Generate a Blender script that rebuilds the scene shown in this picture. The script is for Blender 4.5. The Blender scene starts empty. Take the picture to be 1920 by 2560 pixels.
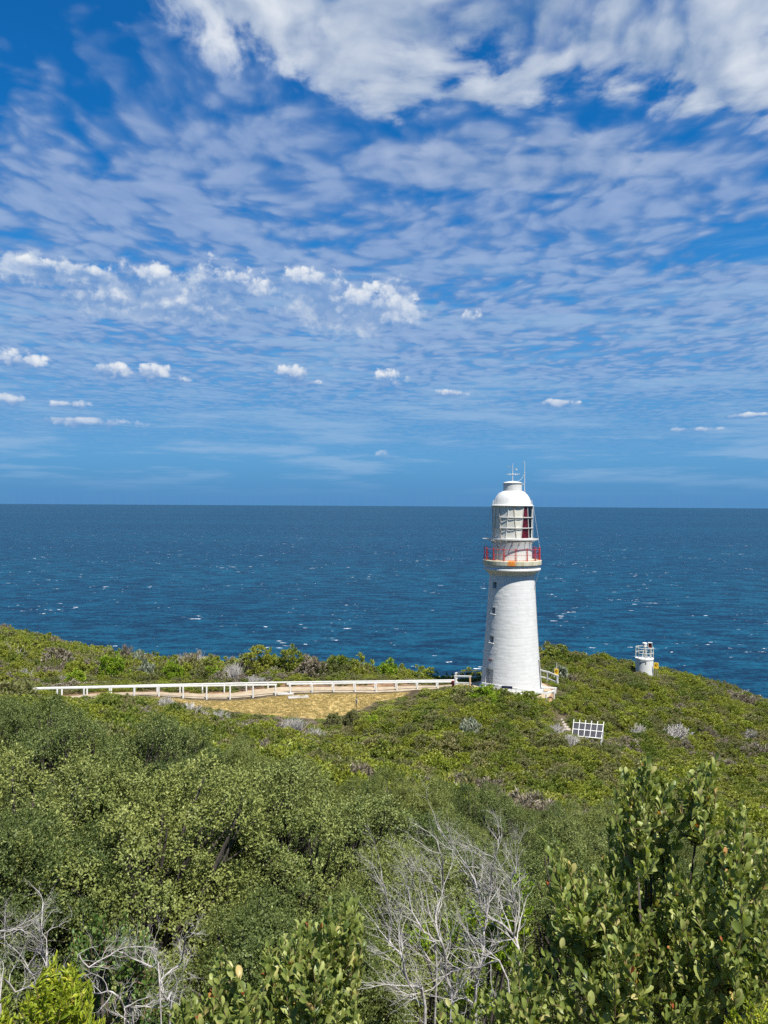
import bpy, math, random
import numpy as np
from mathutils import Vector, Matrix
random.seed(7)
RNG = np.random.default_rng(11)
SC = bpy.context.scene
COL = SC.collection

# ------------------------------------------------------------------ camera
W0, H0, FPX = 1920.0, 2560.0, 1923.0
EYE = Vector((0.0, 0.0, 17.6))
cam_d = bpy.data.cameras.new('camera')
cam_d.sensor_fit = 'HORIZONTAL'
cam_d.sensor_width = 36.0
cam_d.lens = 36.0 * FPX / W0
cam_d.clip_start = 0.05
cam_d.clip_end = 200000.0
cam = bpy.data.objects.new('camera', cam_d)
COL.objects.link(cam)
CR = Matrix.Rotation(math.radians(90 - 0.54), 3, 'X') @ Matrix.Rotation(math.radians(0.34), 3, 'Z')
cam.matrix_world = Matrix.Translation(EYE) @ CR.to_4x4()
SC.camera = cam


def P(px, py, d):
    """photo pixel at a given real distance -> world point"""
    return EYE + CR @ Vector(((px - 960) / FPX * d, -(py - 1280) / FPX * d, -d))


# ------------------------------------------------------------------ sun, sky, exposure
SUN_EL = math.radians(60)
SUN_DIR = Vector((0.567 * math.cos(SUN_EL), -0.823 * math.cos(SUN_EL), math.sin(SUN_EL))).normalized()
sun_d = bpy.data.lights.new('sun', 'SUN')
sun_d.energy = 5.0
sun_d.angle = math.radians(0.5)
sun_d.color = (1.0, 0.95, 0.87)
sun = bpy.data.objects.new('sun', sun_d)
sun.rotation_euler = SUN_DIR.to_track_quat('Z', 'Y').to_euler()
sun.location = (30, -40, 80)
COL.objects.link(sun)
SC.view_settings.view_transform = 'Standard'
SC.view_settings.look = 'None'
SC.view_settings.gamma = 1
SC.view_settings.exposure = 0.8
SC.cycles.max_bounces = 6
SC.cycles.diffuse_bounces = 2
SC.cycles.glossy_bounces = 3
SC.cycles.transmission_bounces = 5
SC.cycles.transparent_max_bounces = 8
SC.cycles.sample_clamp_indirect = 4.0
SC.cycles.use_denoising = False
SC.cycles.use_adaptive_sampling = True
SC.cycles.adaptive_threshold = 0.015

world = bpy.data.worlds.new('World')
SC.world = world
world.use_nodes = True
world.cycles.sampling_method = 'MANUAL'
world.cycles.sample_map_resolution = 256


class NT:
    """tiny helper: arithmetic on node sockets"""
    def __init__(self, tree):
        self.t = tree

    def new(self, kind, **kw):
        n = self.t.nodes.new(kind)
        for k, v in kw.items():
            setattr(n, k, v)
        return n

    def put(self, sock, v):
        if isinstance(v, bpy.types.NodeSocket):
            self.t.links.new(v, sock)
        else:
            sock.default_value = v

    def m(self, op, a, b=None, c=None, clamp=False):
        n = self.new('ShaderNodeMath', operation=op, use_clamp=clamp)
        self.put(n.inputs[0], a)
        if b is not None:
            self.put(n.inputs[1], b)
        if c is not None:
            self.put(n.inputs[2], c)
        return n.outputs[0]

    def v(self, op, a, b=None):
        n = self.new('ShaderNodeVectorMath', operation=op)
        self.put(n.inputs[0], a)
        if b is not None:
            self.put(n.inputs[1], b)
        return n.outputs['Value'] if op in ('DOT_PRODUCT', 'LENGTH', 'DISTANCE') else n.outputs[0]

    def xyz(self, x, y, z):
        n = self.new('ShaderNodeCombineXYZ')
        for i, q in enumerate((x, y, z)):
            self.put(n.inputs[i], q)
        return n.outputs[0]

    def ss(self, x, lo, hi, a=0.0, b=1.0):
        n = self.new('ShaderNodeMapRange', interpolation_type='SMOOTHSTEP')
        self.put(n.inputs[0], x)
        for i, q in enumerate((lo, hi, a, b)):
            self.put(n.inputs[i + 1], q)
        return n.outputs[0]

    def noise(self, vec, scale, detail=4.0, rough=0.5, lac=2.0, dist=0.0, dim='3D'):
        n = self.new('ShaderNodeTexNoise', noise_dimensions=dim)
        self.put(n.inputs['Vector'], vec)
        n.inputs['Scale'].default_value = scale
        n.inputs['Detail'].default_value = detail
        n.inputs['Roughness'].default_value = rough
        n.inputs['Lacunarity'].default_value = lac
        n.inputs['Distortion'].default_value = dist
        return n.outputs['Fac'] if 'Fac' in n.outputs else n.outputs[0]

    def vor(self, vec, scale, detail=2.0, rough=0.5, smooth=0.4):
        n = self.new('ShaderNodeTexVoronoi', voronoi_dimensions='2D', feature='SMOOTH_F1')
        self.put(n.inputs['Vector'], vec)
        n.inputs['Scale'].default_value = scale
        n.inputs['Detail'].default_value = detail
        n.inputs['Roughness'].default_value = rough
        n.inputs['Smoothness'].default_value = smooth
        return n.outputs['Distance']

    def mix(self, f, a, b, blend='MIX'):
        n = self.new('ShaderNodeMix', data_type='RGBA', blend_type=blend)
        self.put(n.inputs[0], f)
        for s, q in ((n.inputs[6], a), (n.inputs[7], b)):
            if isinstance(q, (tuple, list)) and len(q) == 3:
                q = (*q, 1.0)
            self.put(s, q)
        return n.outputs[2]

    def ramp(self, f, stops, interp='LINEAR'):
        n = self.new('ShaderNodeValToRGB')
        n.color_ramp.interpolation = interp
        e = n.color_ramp.elements
        while len(e) < len(stops):
            e.new(0.5)
        for el, (p, c) in zip(e, stops):
            el.position = p
            el.color = (*c, 1.0)
        self.put(n.inputs[0], f)
        return n.outputs[0]


def build_sky():
    t = world.node_tree
    t.nodes.clear()
    N = NT(t)
    out = N.new('ShaderNodeOutputWorld')
    bg = N.new('ShaderNodeBackground')
    bg.inputs['Strength'].default_value = 0.088
    t.links.new(bg.outputs[0], out.inputs[0])
    sky = N.new('ShaderNodeTexSky', sky_type='NISHITA')
    sky.sun_disc = False
    sky.sun_elevation = SUN_EL
    sky.sun_rotation = math.atan2(SUN_DIR.x, SUN_DIR.y)
    sky.altitude = 100
    sky.air_density = 1.0
    sky.dust_density = 0.3
    sky.ozone_density = 2.0
    tc = N.new('ShaderNodeTexCoord')
    d = tc.outputs['Generated']
    sep = N.new('ShaderNodeSeparateXYZ')
    t.links.new(d, sep.inputs[0])
    x, y, z = sep.outputs
    zz = N.m('MAXIMUM', z, 0.012)
    u = N.m('DIVIDE', x, zz)
    v = N.m('DIVIDE', y, zz)
    uv = N.xyz(u, v, 0.0)
    az = N.m('ARCTAN2', x, y)
    el = N.m('ARCSINE', z)
    ae = N.xyz(az, el, 0.0)
    # deep polarised blue overhead, hazier toward the sea
    hs = N.new('ShaderNodeHueSaturation')
    hs.inputs['Saturation'].default_value = 1.25
    t.links.new(sky.outputs[0], hs.inputs['Color'])
    base = N.mix(1.0, hs.outputs[0], (0.09, 0.62, 0.90), 'MULTIPLY')
    base = N.mix(N.ss(el, 0.06, 0.40, 0.90, 0.0), base, (0.75, 2.10, 4.1))
    base = N.mix(N.ss(el, 0.0, 0.07, 0.85, 0.0), base, (0.55, 1.68, 3.45))
    # ---- high broken cloud sheet on a flat layer
    warp = N.noise(uv, 1.4, 3.0, 0.5, dim='2D')
    warp2 = N.noise(N.v('ADD', uv, (7.3, 2.1, 0.0)), 1.4, 3.0, 0.5, dim='2D')
    uvw = N.v('ADD', uv, N.xyz(N.m('MULTIPLY', warp, 0.28), N.m('MULTIPLY', warp2, 0.28), 0.0))
    uvl = N.v('MULTIPLY', uvw, (1.0, 0.75, 1.0))
    n1 = N.noise(uvw, 1.25, 5.0, 0.52, dim='2D')
    n2 = N.noise(uvl, 5.0, 6.0, 0.55, dim='2D')
    vb = N.m('SUBTRACT', 0.75, N.vor(N.v('ADD', uvl, N.xyz(N.m('MULTIPLY', n2, 0.10), 0.0, 0.0)), 9.0, 1.5, 0.5, 0.8))
    edge = N.m('SUBTRACT', N.m('ADD', 1.95, N.m('MULTIPLY', N.m('MINIMUM', u, 0.0), 0.80)), v)
    edge = N.m('ADD', edge, N.m('MULTIPLY', N.m('SUBTRACT', n1, 0.5), 0.45))
    edge = N.m('ADD', edge, N.m('MULTIPLY', N.m('SUBTRACT', n2, 0.5), 0.65))
    bank = N.m('MULTIPLY', N.ss(edge, -0.10, 0.12), N.ss(v, 0.1, 0.9))
    gap = N.m('MULTIPLY', N.ss(edge, -0.85, -0.25), N.ss(edge, 0.02, -0.12))
    gap = N.m('MULTIPLY', gap, N.ss(u, 0.06, -0.20))
    hd = N.v('MULTIPLY', N.v('SUBTRACT', uv, (1.42, 2.95, 0.0)), (3.6, 3.0, 0.0))
    hole = N.ss(N.v('DOT_PRODUCT', hd, hd), 1.2, 0.1)
    td = N.v('MULTIPLY', N.v('SUBTRACT', uv, (0.42, 2.25, 0.0)), (2.2, 4.5, 0.0))
    tail = N.ss(N.v('DOT_PRODUCT', td, td), 1.6, 0.2)
    cov = N.m('ADD', N.m('MULTIPLY', bank, 0.16), N.ss(v, 1.5, 2.5, 0.12, 0.26))
    cov = N.m('ADD', cov, N.m('MULTIPLY', tail, 0.10))
    cov = N.m('SUBTRACT', cov, N.m('MULTIPLY', gap, 0.035))
    cov = N.m('SUBTRACT', cov, N.m('MULTIPLY', hole, 0.26))
    dens = N.m('ADD', N.m('MULTIPLY', n1, 0.40), N.m('MULTIPLY', n2, 0.33))
    dens = N.m('ADD', dens, N.m('MULTIPLY', vb, 0.28))
    dens = N.m('ADD', dens, cov)
    a_sheet = N.ss(dens, 0.44, 0.68)
    thick = N.ss(dens, 0.56, 0.76)
    n2s = N.noise(N.v('ADD', uvl, (0.03, -0.06, 0.0)), 5.0, 3.0, 0.5, dim='2D')
    rel = N.m('ADD', 0.5, N.m('MULTIPLY', N.m('SUBTRACT', n2, n2s), 2.0), clamp=True)
    lum = N.m('ADD', N.m('MULTIPLY', rel, 0.40), N.m('MULTIPLY', thick, 0.60), clamp=True)
    c_sheet = N.mix(lum, (0.80, 1.62, 3.45), (2.5, 3.2, 4.6))
    bl = N.m('ADD', N.m('MULTIPLY', rel, 0.75), N.m('MULTIPLY', N.ss(n1, 0.40, 0.62), 0.35))
    bl = N.m('MULTIPLY', bl, N.ss(edge, 1.1, 0.2, 0.62, 1.0), clamp=True)
    c_bank = N.mix(bl, (0.95, 1.75, 3.2), (5.0, 5.3, 5.7))
    c_sheet = N.mix(N.m('MAXIMUM', N.m('MULTIPLY', bank, 0.92), N.m('MULTIPLY', tail, 0.45)), c_sheet, c_bank)
    opac = N.m('ADD', 0.74, N.m('MULTIPLY', bank, 0.24))
    a_sheet = N.m('MULTIPLY', a_sheet, opac)
    a_sheet = N.m('MULTIPLY', a_sheet, N.ss(el, 0.03, 0.22, 0.05, 1.0))
    col = N.mix(a_sheet, base, c_sheet)
    # ---- long streaks lower down
    st = N.noise(N.v('MULTIPLY', ae, (5.0, 50.0, 1.0)), 1.0, 6.0, 0.62, dim='2D')
    a_st = N.m('MULTIPLY', N.ss(st, 0.44, 0.70), N.m('MULTIPLY', N.ss(el, 0.004, 0.06), N.ss(el, 0.36, 0.20)))
    col = N.mix(N.m('MULTIPLY', a_st, 0.70), col, (1.9, 3.1, 4.7))
    # ---- low heaped clouds, each with its own place on the sky: shaded flat base, lit top
    blobs = [(170, 676, 120, 24), (380, 696, 72, 34), (580, 716, 86, 60), (470, 770, 230, 46), (270, 745, 150, 44),
             (775, 706, 80, 34), (880, 762, 140, 60), (960, 800, 80, 44), (1178, 802, 34, 26), (30, 905, 62, 28),
             (285, 930, 50, 22), (385, 940, 46, 32), (455, 952, 30, 14), (728, 938, 56, 26), (782, 958, 24, 13),
             (970, 958, 54, 34), (1395, 1010, 52, 14), (1120, 984, 40, 14), (210, 1056, 140, 16), (40, 1004, 50, 18),
             (180, 1016, 60, 14), (1880, 1040, 70, 8), (1735, 1075, 60, 9), (980, 1142, 46, 18)]
    mind = minl = None
    for (bx, by, rx, ry) in blobs:
        dv = (P(bx, by, 1.0) - EYE).normalized()
        a0, e0 = math.atan2(dv.x, dv.y), math.asin(dv.z)
        q = N.v('MULTIPLY', N.v('SUBTRACT', ae, (a0, e0, 0.0)), (FPX / rx, FPX / ry, 0.0))
        d2 = N.v('DOT_PRODUCT', q, q)
        dl = N.m('ADD', d2, N.v('DOT_PRODUCT', q, (0.25, 1.5, 0.0)))
        mind = d2 if mind is None else N.m('MINIMUM', mind, d2)
        minl = dl if minl is None else N.m('MINIMUM', minl, dl)
    wv = N.v('MULTIPLY', ae, (1.0, 1.15, 1.0))
    f1 = N.noise(wv, 20.0, 7.0, 0.62, dim='2D')
    wvb = N.v('ADD', wv, N.xyz(N.m('MULTIPLY', f1, 0.03), 0.0, 0.0))
    bil = N.m('SUBTRACT', 0.5, N.vor(wvb, 48.0, 2.5, 0.55, 0.25))
    top = N.m('SUBTRACT', minl, mind)
    # soft body of the left-hand cloud group
    mb_ = None
    for (bx, by, rx, ry) in ((400, 735, 330, 75), (870, 765, 200, 80), (120, 690, 160, 50)):
        dv = (P(bx, by, 1.0) - EYE).normalized()
        q = N.v('MULTIPLY', N.v('SUBTRACT', ae, (math.atan2(dv.x, dv.y), math.asin(dv.z), 0.0)), (FPX / rx, FPX / ry, 0.0))
        q = N.v('DOT_PRODUCT', q, q)
        mb_ = q if mb_ is None else N.m('MINIMUM', mb_, q)
    body = N.ss(N.m('ADD', N.m('SUBTRACT', 0.8, N.m('MULTIPLY', mb_, 0.7)), N.m('MULTIPLY', N.m('SUBTRACT', f1, 0.5), 2.6)), 0.10, 0.85)
    col = N.mix(N.m('MULTIPLY', body, 0.80), col, N.mix(N.ss(f1, 0.38, 0.66), (1.0, 2.0, 3.9), (4.2, 4.7, 5.4)))
    F = N.m('SUBTRACT', 1.38, N.m('MULTIPLY', mind, 0.78))
    F = N.m('ADD', F, N.m('ADD', N.m('MULTIPLY', N.m('SUBTRACT', f1, 0.5), 3.0), N.m('MULTIPLY', bil, 0.9)))
    soft = N.ss(top, -0.9, 0.5, 1.5, 0.70)
    a_cu = N.m('MULTIPLY', N.ss(F, 0.22, N.m('ADD', 0.22, soft)), N.ss(mind, 2.8, 1.2))
    a_cu = N.m('MULTIPLY', a_cu, N.ss(el, 0.03, 0.16, 0.35, 0.95))
    lit = N.m('ADD', N.ss(top, -0.9, 1.0, 0.10, 0.85), N.m('ADD', N.m('MULTIPLY', bil, 0.55), N.m('MULTIPLY', N.m('SUBTRACT', f1, 0.5), 0.9)), clamp=True)
    c_cu = N.mix(lit, (0.75, 1.85, 3.9), (5.6, 5.8, 6.0))
    col = N.mix(a_cu, col, c_cu)
    t.links.new(col, bg.inputs['Color'])


build_sky()

# ------------------------------------------------------------------ materials
MATS = {}


def mat(name):
    m = bpy.data.materials.new(name)
    m.use_nodes = True
    MATS[name] = m
    m.node_tree.nodes.clear()
    N = NT(m.node_tree)
    out = N.new('ShaderNodeOutputMaterial')
    return m, N, out


def principled(N, out, color, rough=0.7, spec=0.4, metal=0.0, bump=None, bstr=0.3, bdist=0.02):
    b = N.new('ShaderNodeBsdfPrincipled')
    if isinstance(color, (tuple, list)):
        color = (*color[:3], 1.0)
    N.put(b.inputs['Base Color'], color)
    N.put(b.inputs['Roughness'], rough)
    b.inputs['Specular IOR Level'].default_value = spec
    b.inputs['Metallic'].default_value = metal
    if bump is not None:
        bn = N.new('ShaderNodeBump')
        bn.inputs['Strength'].default_value = bstr
        bn.inputs['Distance'].default_value = bdist
        N.put(bn.inputs['Height'], bump)
        N.t.links.new(bn.outputs[0], b.inputs['Normal'])
    if out is not None:
        N.t.links.new(b.outputs[0], out.inputs[0])
    return b


def pos(N):
    return N.new('ShaderNodeNewGeometry').outputs['Position']


def objco(N):
    return N.new('ShaderNodeTexCoord').outputs['Object']


def simple(name, c1, c2=None, rough=0.7, scale=6.0, spec=0.4, metal=0.0, bstr=0.15):
    m, N, out = mat(name)
    c2 = c2 or tuple(x * 0.8 for x in c1)
    n = N.noise(pos(N), scale, 5.0, 0.6)
    principled(N, out, N.mix(N.ss(n, 0.35, 0.68), c1, c2), rough, spec, metal, n, bstr)
    return m


def leaf_mat(name, stops, patch=0.0, patch_stops=None, trans=0.28, rough=0.5, interp='LINEAR', spec=0.35, gain=1.0, pmix=0.62):
    """foliage: per-leaf / per-instance variation, part of the light passing through the blade"""
    stops = [(p, tuple(min(c * gain, 0.7) for c in col)) for p, col in stops]
    if patch_stops:
        patch_stops = [(p, tuple(min(c * gain, 0.7) for c in col)) for p, col in patch_stops]
    m, N, out = mat(name)
    at = N.new('ShaderNodeAttribute', attribute_name='rnd')
    oi = N.new('ShaderNodeObjectInfo')
    r = N.m('FRACT', N.m('ADD', at.outputs['Fac'], N.m('MULTIPLY', oi.outputs['Random'], 7.31)))
    c = N.ramp(r, stops, interp)
    if patch_stops:
        n = N.noise(pos(N), patch, 4.0, 0.55)
        k = N.m('ADD', n, N.m('MULTIPLY', N.m('SUBTRACT', oi.outputs['Random'], 0.5), 0.42))
        c = N.mix(pmix, c, N.ramp(k, patch_stops))
    b = principled(N, None, c, rough, spec)
    tr = N.new('ShaderNodeBsdfTranslucent')
    N.t.links.new(N.mix(1.0, c, (1.25, 1.3, 0.55), 'MULTIPLY'), tr.inputs[0])
    mx = N.new('ShaderNodeMixShader')
    mx.inputs[0].default_value = trans
    N.t.links.new(b.outputs[0], mx.inputs[1])
    N.t.links.new(tr.outputs[0], mx.inputs[2])
    N.t.links.new(mx.outputs[0], out.inputs[0])
    return m


M_WHITE = None


def make_materials():
    # whitewashed masonry with weather marks
    m, N, out = mat('whitewash')
    p = objco(N)
    n = N.noise(N.v('MULTIPLY', p, (1.0, 1.0, 0.35)), 1.6, 6.0, 0.6)
    n2 = N.noise(N.v('MULTIPLY', p, (1.2, 1.2, 3.2)), 3.0, 6.0, 0.65)
    c = N.mix(N.ss(n, 0.40, 0.72), (0.56, 0.565, 0.545), (0.52, 0.525, 0.50))
    c = N.mix(N.m('MULTIPLY', N.ss(n2, 0.62, 0.78), 0.18), c, (0.42, 0.42, 0.38))
    principled(N, out, c, 0.75, 0.3, 0.0, n2, 0.12, 0.03)
    # gallery slab: cream with lichen and one rust run
    m, N, out = mat('cream_concrete')
    p = objco(N)
    sp = N.new('ShaderNodeSeparateXYZ')
    N.t.links.new(p, sp.inputs[0])
    n = N.noise(N.v('MULTIPLY', p, (1.5, 1.5, 0.5)), 2.2, 6.0, 0.65)
    c = N.mix(N.ss(n, 0.38, 0.66), (0.50, 0.48, 0.38), (0.37, 0.33, 0.19))
    th = N.m('ARCTAN2', sp.outputs[0], N.m('MULTIPLY', sp.outputs[1], -1.0))
    rn = N.noise(N.v('MULTIPLY', p, (2.6, 2.6, 1.0)), 2.0, 5.0, 0.7)
    thw = N.m('ADD', th, N.m('MULTIPLY', N.m('SUBTRACT', rn, 0.5), 0.16))
    rust = N.m('MULTIPLY', N.ss(thw, -0.20, -0.07), N.ss(thw, 0.135, 0.105))
    rust = N.m('MULTIPLY', rust, N.ss(rn, 0.30, 0.50))
    c = N.mix(rust, c, (0.62, 0.20, 0.025))
    principled(N, out, c, 0.8, 0.25, 0.0, n, 0.3, 0.02)
    # white painted iron with small rust runs
    m, N, out = mat('white_iron')
    p = objco(N)
    n = N.noise(N.v('MULTIPLY', p, (3.0, 3.0, 0.6)), 2.2, 6.0, 0.65)
    c = N.mix(N.ss(n, 0.42, 0.72), (0.56, 0.56, 0.535), (0.49, 0.48, 0.42))
    c = N.mix(N.m('MULTIPLY', N.ss(n, 0.68, 0.78), 0.6), c, (0.42, 0.22, 0.08))
    principled(N, out, c, 0.45, 0.45, 0.0, n, 0.08, 0.01)
    simple('white_paint', (0.62, 0.62, 0.60), (0.54, 0.53, 0.49), 0.55, 3.0)
    simple('cream_panel', (0.56, 0.55, 0.485), (0.50, 0.49, 0.41), 0.5, 2.0)
    simple('rusty_bar', (0.46, 0.42, 0.33), (0.30, 0.17, 0.07), 0.7, 5.0)
    simple('red_paint', (0.52, 0.045, 0.028), (0.34, 0.025, 0.02), 0.5, 8.0)
    simple('red_screen', (0.055, 0.004, 0.010), (0.12, 0.010, 0.018), 0.25, 3.0, 0.6)
    simple('dark_metal', (0.035, 0.037, 0.04), (0.06, 0.055, 0.05), 0.5, 10.0)
    simple('grey_metal', (0.30, 0.31, 0.32), (0.2, 0.2, 0.2), 0.45, 10.0)
    simple('dark_opening', (0.012, 0.012, 0.014), (0.02, 0.02, 0.02), 0.3, 3.0)
    simple('navy_board', (0.012, 0.016, 0.05), (0.02, 0.02, 0.06), 0.4, 4.0)
    simple('sign_yellow', (0.80, 0.50, 0.02), (0.70, 0.42, 0.02), 0.5, 4.0)
    simple('sign_pale', (0.75, 0.66, 0.22), (0.7, 0.6, 0.2), 0.5, 4.0)
    simple('sign_black', (0.02, 0.02, 0.02), (0.03, 0.03, 0.03), 0.5, 4.0)
    simple('door_paint', (0.60, 0.60, 0.56), (0.50, 0.50, 0.46), 0.6, 3.0)
    simple('letter_red', (0.22, 0.03, 0.03), (0.15, 0.02, 0.02), 0.6, 4.0)
    simple('orange_mottle', (0.62, 0.32, 0.10), (0.72, 0.60, 0.45), 0.6, 5.0)  # end post colour, mottled from orange to cream
    simple('concrete', (0.42, 0.40, 0.36), (0.30, 0.28, 0.25), 0.85, 1.5)
    simple('step_timber', (0.40, 0.35, 0.29), (0.26, 0.22, 0.18), 0.85, 4.0)
    simple('dead_wood', (0.44, 0.415, 0.39), (0.20, 0.18, 0.16), 0.85, 22.0)
    simple('dead_twig', (0.46, 0.44, 0.41), (0.30, 0.275, 0.25), 0.85, 14.0)
    simple('bark', (0.075, 0.062, 0.050), (0.035, 0.029, 0.024), 0.9, 14.0, bstr=0.4)
    simple('twig_bark', (0.20, 0.12, 0.07), (0.12, 0.075, 0.05), 0.8, 14.0)
    simple('solar_cell', (0.012, 0.014, 0.028), (0.02, 0.025, 0.04), 0.55, 6.0, 0.2)
    # lantern glass
    m, N, out = mat('lantern_glass')
    g = N.new('ShaderNodeBsdfGlossy')
    g.inputs['Roughness'].default_value = 0.03
    tr = N.new('ShaderNodeBsdfTransparent')
    tr.inputs[0].default_value = (0.62, 0.70, 0.74, 1)
    fr = N.new('ShaderNodeFresnel')
    mx = N.new('ShaderNodeMixShader')
    N.t.links.new(fr.outputs[0], mx.inputs[0])
    N.t.links.new(tr.outputs[0], mx.inputs[1])
    N.t.links.new(g.outputs[0], mx.inputs[2])
    N.t.links.new(mx.outputs[0], out.inputs[0])
    # soil with litter, dry lawn by vertex mask, earth bank
    m, N, out = mat('ground_soil')
    p = pos(N)
    n = N.noise(p, 0.9, 8.0, 0.65)
    n2 = N.noise(p, 0.16, 4.0, 0.6)
    n3 = N.noise(N.v('MULTIPLY', p, (0.6, 1.6, 1.0)), 2.4, 6.0, 0.7)
    soil = N.mix(N.ss(n, 0.35, 0.65), (0.055, 0.042, 0.026), (0.10, 0.082, 0.05))
    lawn = N.mix(N.ss(n2, 0.36, 0.62), (0.40, 0.30, 0.125), (0.36, 0.262, 0.105))
    lawn = N.mix(N.m('MULTIPLY', N.ss(n3, 0.50, 0.74), 0.35), lawn, (0.22, 0.155, 0.055))
    lawn = N.mix(N.m('MULTIPLY', N.ss(n, 0.58, 0.75), 0.6), lawn, (0.40, 0.31, 0.17))
    bank = N.mix(N.ss(n, 0.35, 0.65), (0.30, 0.19, 0.115), (0.17, 0.095, 0.055))
    a1 = N.new('ShaderNodeAttribute', attribute_name='lawn').outputs['Fac']
    a2 = N.new('ShaderNodeAttribute', attribute_name='bare').outputs['Fac']
    c = N.mix(N.ss(N.m('ADD', a1, N.m('MULTIPLY', N.m('SUBTRACT', n, 0.5), 0.6)), 0.35, 0.65), soil, lawn)
    c = N.mix(N.ss(N.m('ADD', a2, N.m('MULTIPLY', N.m('SUBTRACT', n, 0.5), 0.8)), 0.35, 0.65), c, bank)
    principled(N, out, c, 0.95, 0.1, 0.0, n, 0.5, 0.08)
    simple('path_sand', (0.38, 0.31, 0.22), (0.29, 0.23, 0.15), 0.95, 1.3, 0.1)
    # sea
    m, N, out = mat('sea_water')
    p = pos(N)
    sw = N.noise(N.v('MULTIPLY', p, (0.55, 1.0, 1.0)), 0.030, 3.0, 0.55)
    w1 = N.noise(N.v('MULTIPLY', p, (0.42, 1.0, 1.0)), 0.085, 6.0, 0.62)
    w2 = N.noise(N.v('MULTIPLY', p, (0.6, 1.0, 1.0)), 0.42, 4.0, 0.6)
    h = N.m('ADD', N.m('MULTIPLY', w1, 3.2), N.m('ADD', N.m('MULTIPLY', w2, 0.9), N.m('MULTIPLY', sw, 3.0)))
    big = N.noise(N.v('MULTIPLY', p, (0.25, 1.0, 1.0)), 0.0016, 5.0, 0.6)  # broad patches, cloud shadow painted into the water colour
    spz = N.new('ShaderNodeSeparateXYZ')
    N.t.links.new(p, spz.inputs[0])
    shelf = N.ss(N.m('ADD', spz.outputs[1], N.m('MULTIPLY', spz.outputs[0], 0.5)), 250.0, 1900.0)
    c = N.mix(N.ss(N.m('SUBTRACT', big, N.m('MULTIPLY', shelf, 0.10)), 0.30, 0.60), (0.003, 0.027, 0.076), (0.004, 0.050, 0.104))
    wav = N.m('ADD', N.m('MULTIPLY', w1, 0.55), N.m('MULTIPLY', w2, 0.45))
    c = N.mix(N.ss(wav, 0.40, 0.62), N.mix(0.85, c, (0.001, 0.010, 0.030)), N.mix(0.32, c, (0.006, 0.11, 0.16)))  # wave shading and sky reflection painted in: dark troughs, paler crests
    cap_a = N.noise(N.v('MULTIPLY', p, (0.075, 0.15, 1.0)), 1.0, 5.0, 0.62)
    cap_b = N.noise(N.v('MULTIPLY', p, (0.010, 0.010, 1.0)), 1.0, 3.0, 0.6)
    foam = N.ss(N.m('ADD', cap_a, N.m('MULTIPLY', N.m('SUBTRACT', cap_b, 0.5), 0.30)), 0.672, 0.715)
    fine = N.noise(p, 0.9, 4.0, 0.6)
    foam = N.m('MULTIPLY', N.m('MULTIPLY', foam, N.ss(fine, 0.30, 0.55)), N.ss(spz.outputs[1], 5200.0, 1300.0))
    c = N.mix(foam, c, (0.75, 0.80, 0.82))
    b = principled(N, out, c, N.m('ADD', 0.32, N.m('MULTIPLY', foam, 0.5)), 0.06, 0.0, h, 0.9, 1.0)
    b.inputs['IOR'].default_value = 1.33
    # foliage
    leaf_mat('scrub_leaf', [(0.0, (0.050, 0.068, 0.010)), (0.5, (0.100, 0.122, 0.018)), (1.0, (0.155, 0.170, 0.030))],
             0.16, [(0.22, (0.045, 0.072, 0.012)), (0.40, (0.092, 0.115, 0.016)), (0.52, (0.155, 0.150, 0.028)),
                    (0.62, (0.175, 0.190, 0.020)), (0.78, (0.120, 0.150, 0.016))], 0.22, gain=1.75)
    leaf_mat('scrub_olive', [(0.0, (0.075, 0.085, 0.030)), (0.6, (0.12, 0.125, 0.045)), (1.0, (0.165, 0.15, 0.075))],
             0.2, [(0.25, (0.075, 0.085, 0.028)), (0.5, (0.115, 0.12, 0.04)), (0.75, (0.17, 0.145, 0.07))], 0.2, gain=1.6)
    leaf_mat('scrub_dry', [(0.0, (0.17, 0.14, 0.095)), (0.6, (0.25, 0.21, 0.155)), (1.0, (0.32, 0.29, 0.23))], trans=0.1)
    leaf_mat('leaf_silver', [(0.0, (0.15, 0.18, 0.12)), (0.6, (0.26, 0.29, 0.21)), (1.0, (0.36, 0.38, 0.29))], trans=0.15)
    leaf_mat('leaf_bright', [(0.0, (0.085, 0.145, 0.010)), (0.6, (0.14, 0.20, 0.015)), (1.0, (0.22, 0.25, 0.03))], trans=0.35, gain=1.7)
    leaf_mat('thicket_leaf', [(0.0, (0.014, 0.023, 0.007)), (0.45, (0.044, 0.060, 0.016)), (0.75, (0.110, 0.130, 0.034)), (1.0, (0.20, 0.215, 0.075))],
             0.35, [(0.25, (0.030, 0.050, 0.013)), (0.5, (0.074, 0.094, 0.022)), (0.75, (0.140, 0.148, 0.034))], 0.16, 0.5, gain=1.75, spec=0.22, pmix=0.42)
    leaf_mat('leaf_dark', [(0.0, (0.025, 0.055, 0.012)), (0.6, (0.055, 0.095, 0.018)), (1.0, (0.10, 0.15, 0.03))], trans=0.25, rough=0.4, gain=1.5)
    leaf_mat('leaf_paddle', [(0.0, (0.058, 0.082, 0.020)), (0.35, (0.100, 0.125, 0.028)), (0.70, (0.148, 0.168, 0.044)),
                             (0.92, (0.20, 0.215, 0.07)), (0.985, (0.25, 0.22, 0.085)), (0.995, (0.28, 0.16, 0.05)), (0.999, (0.24, 0.04, 0.022))],
             trans=0.34, rough=0.42, spec=0.35, gain=1.8)
    leaf_mat('leaf_yellow', [(0.0, (0.12, 0.17, 0.012)), (0.5, (0.21, 0.26, 0.018)), (0.85, (0.32, 0.35, 0.03)), (1.0, (0.42, 0.36, 0.05))],
             trans=0.38, rough=0.45, gain=1.3)
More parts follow.
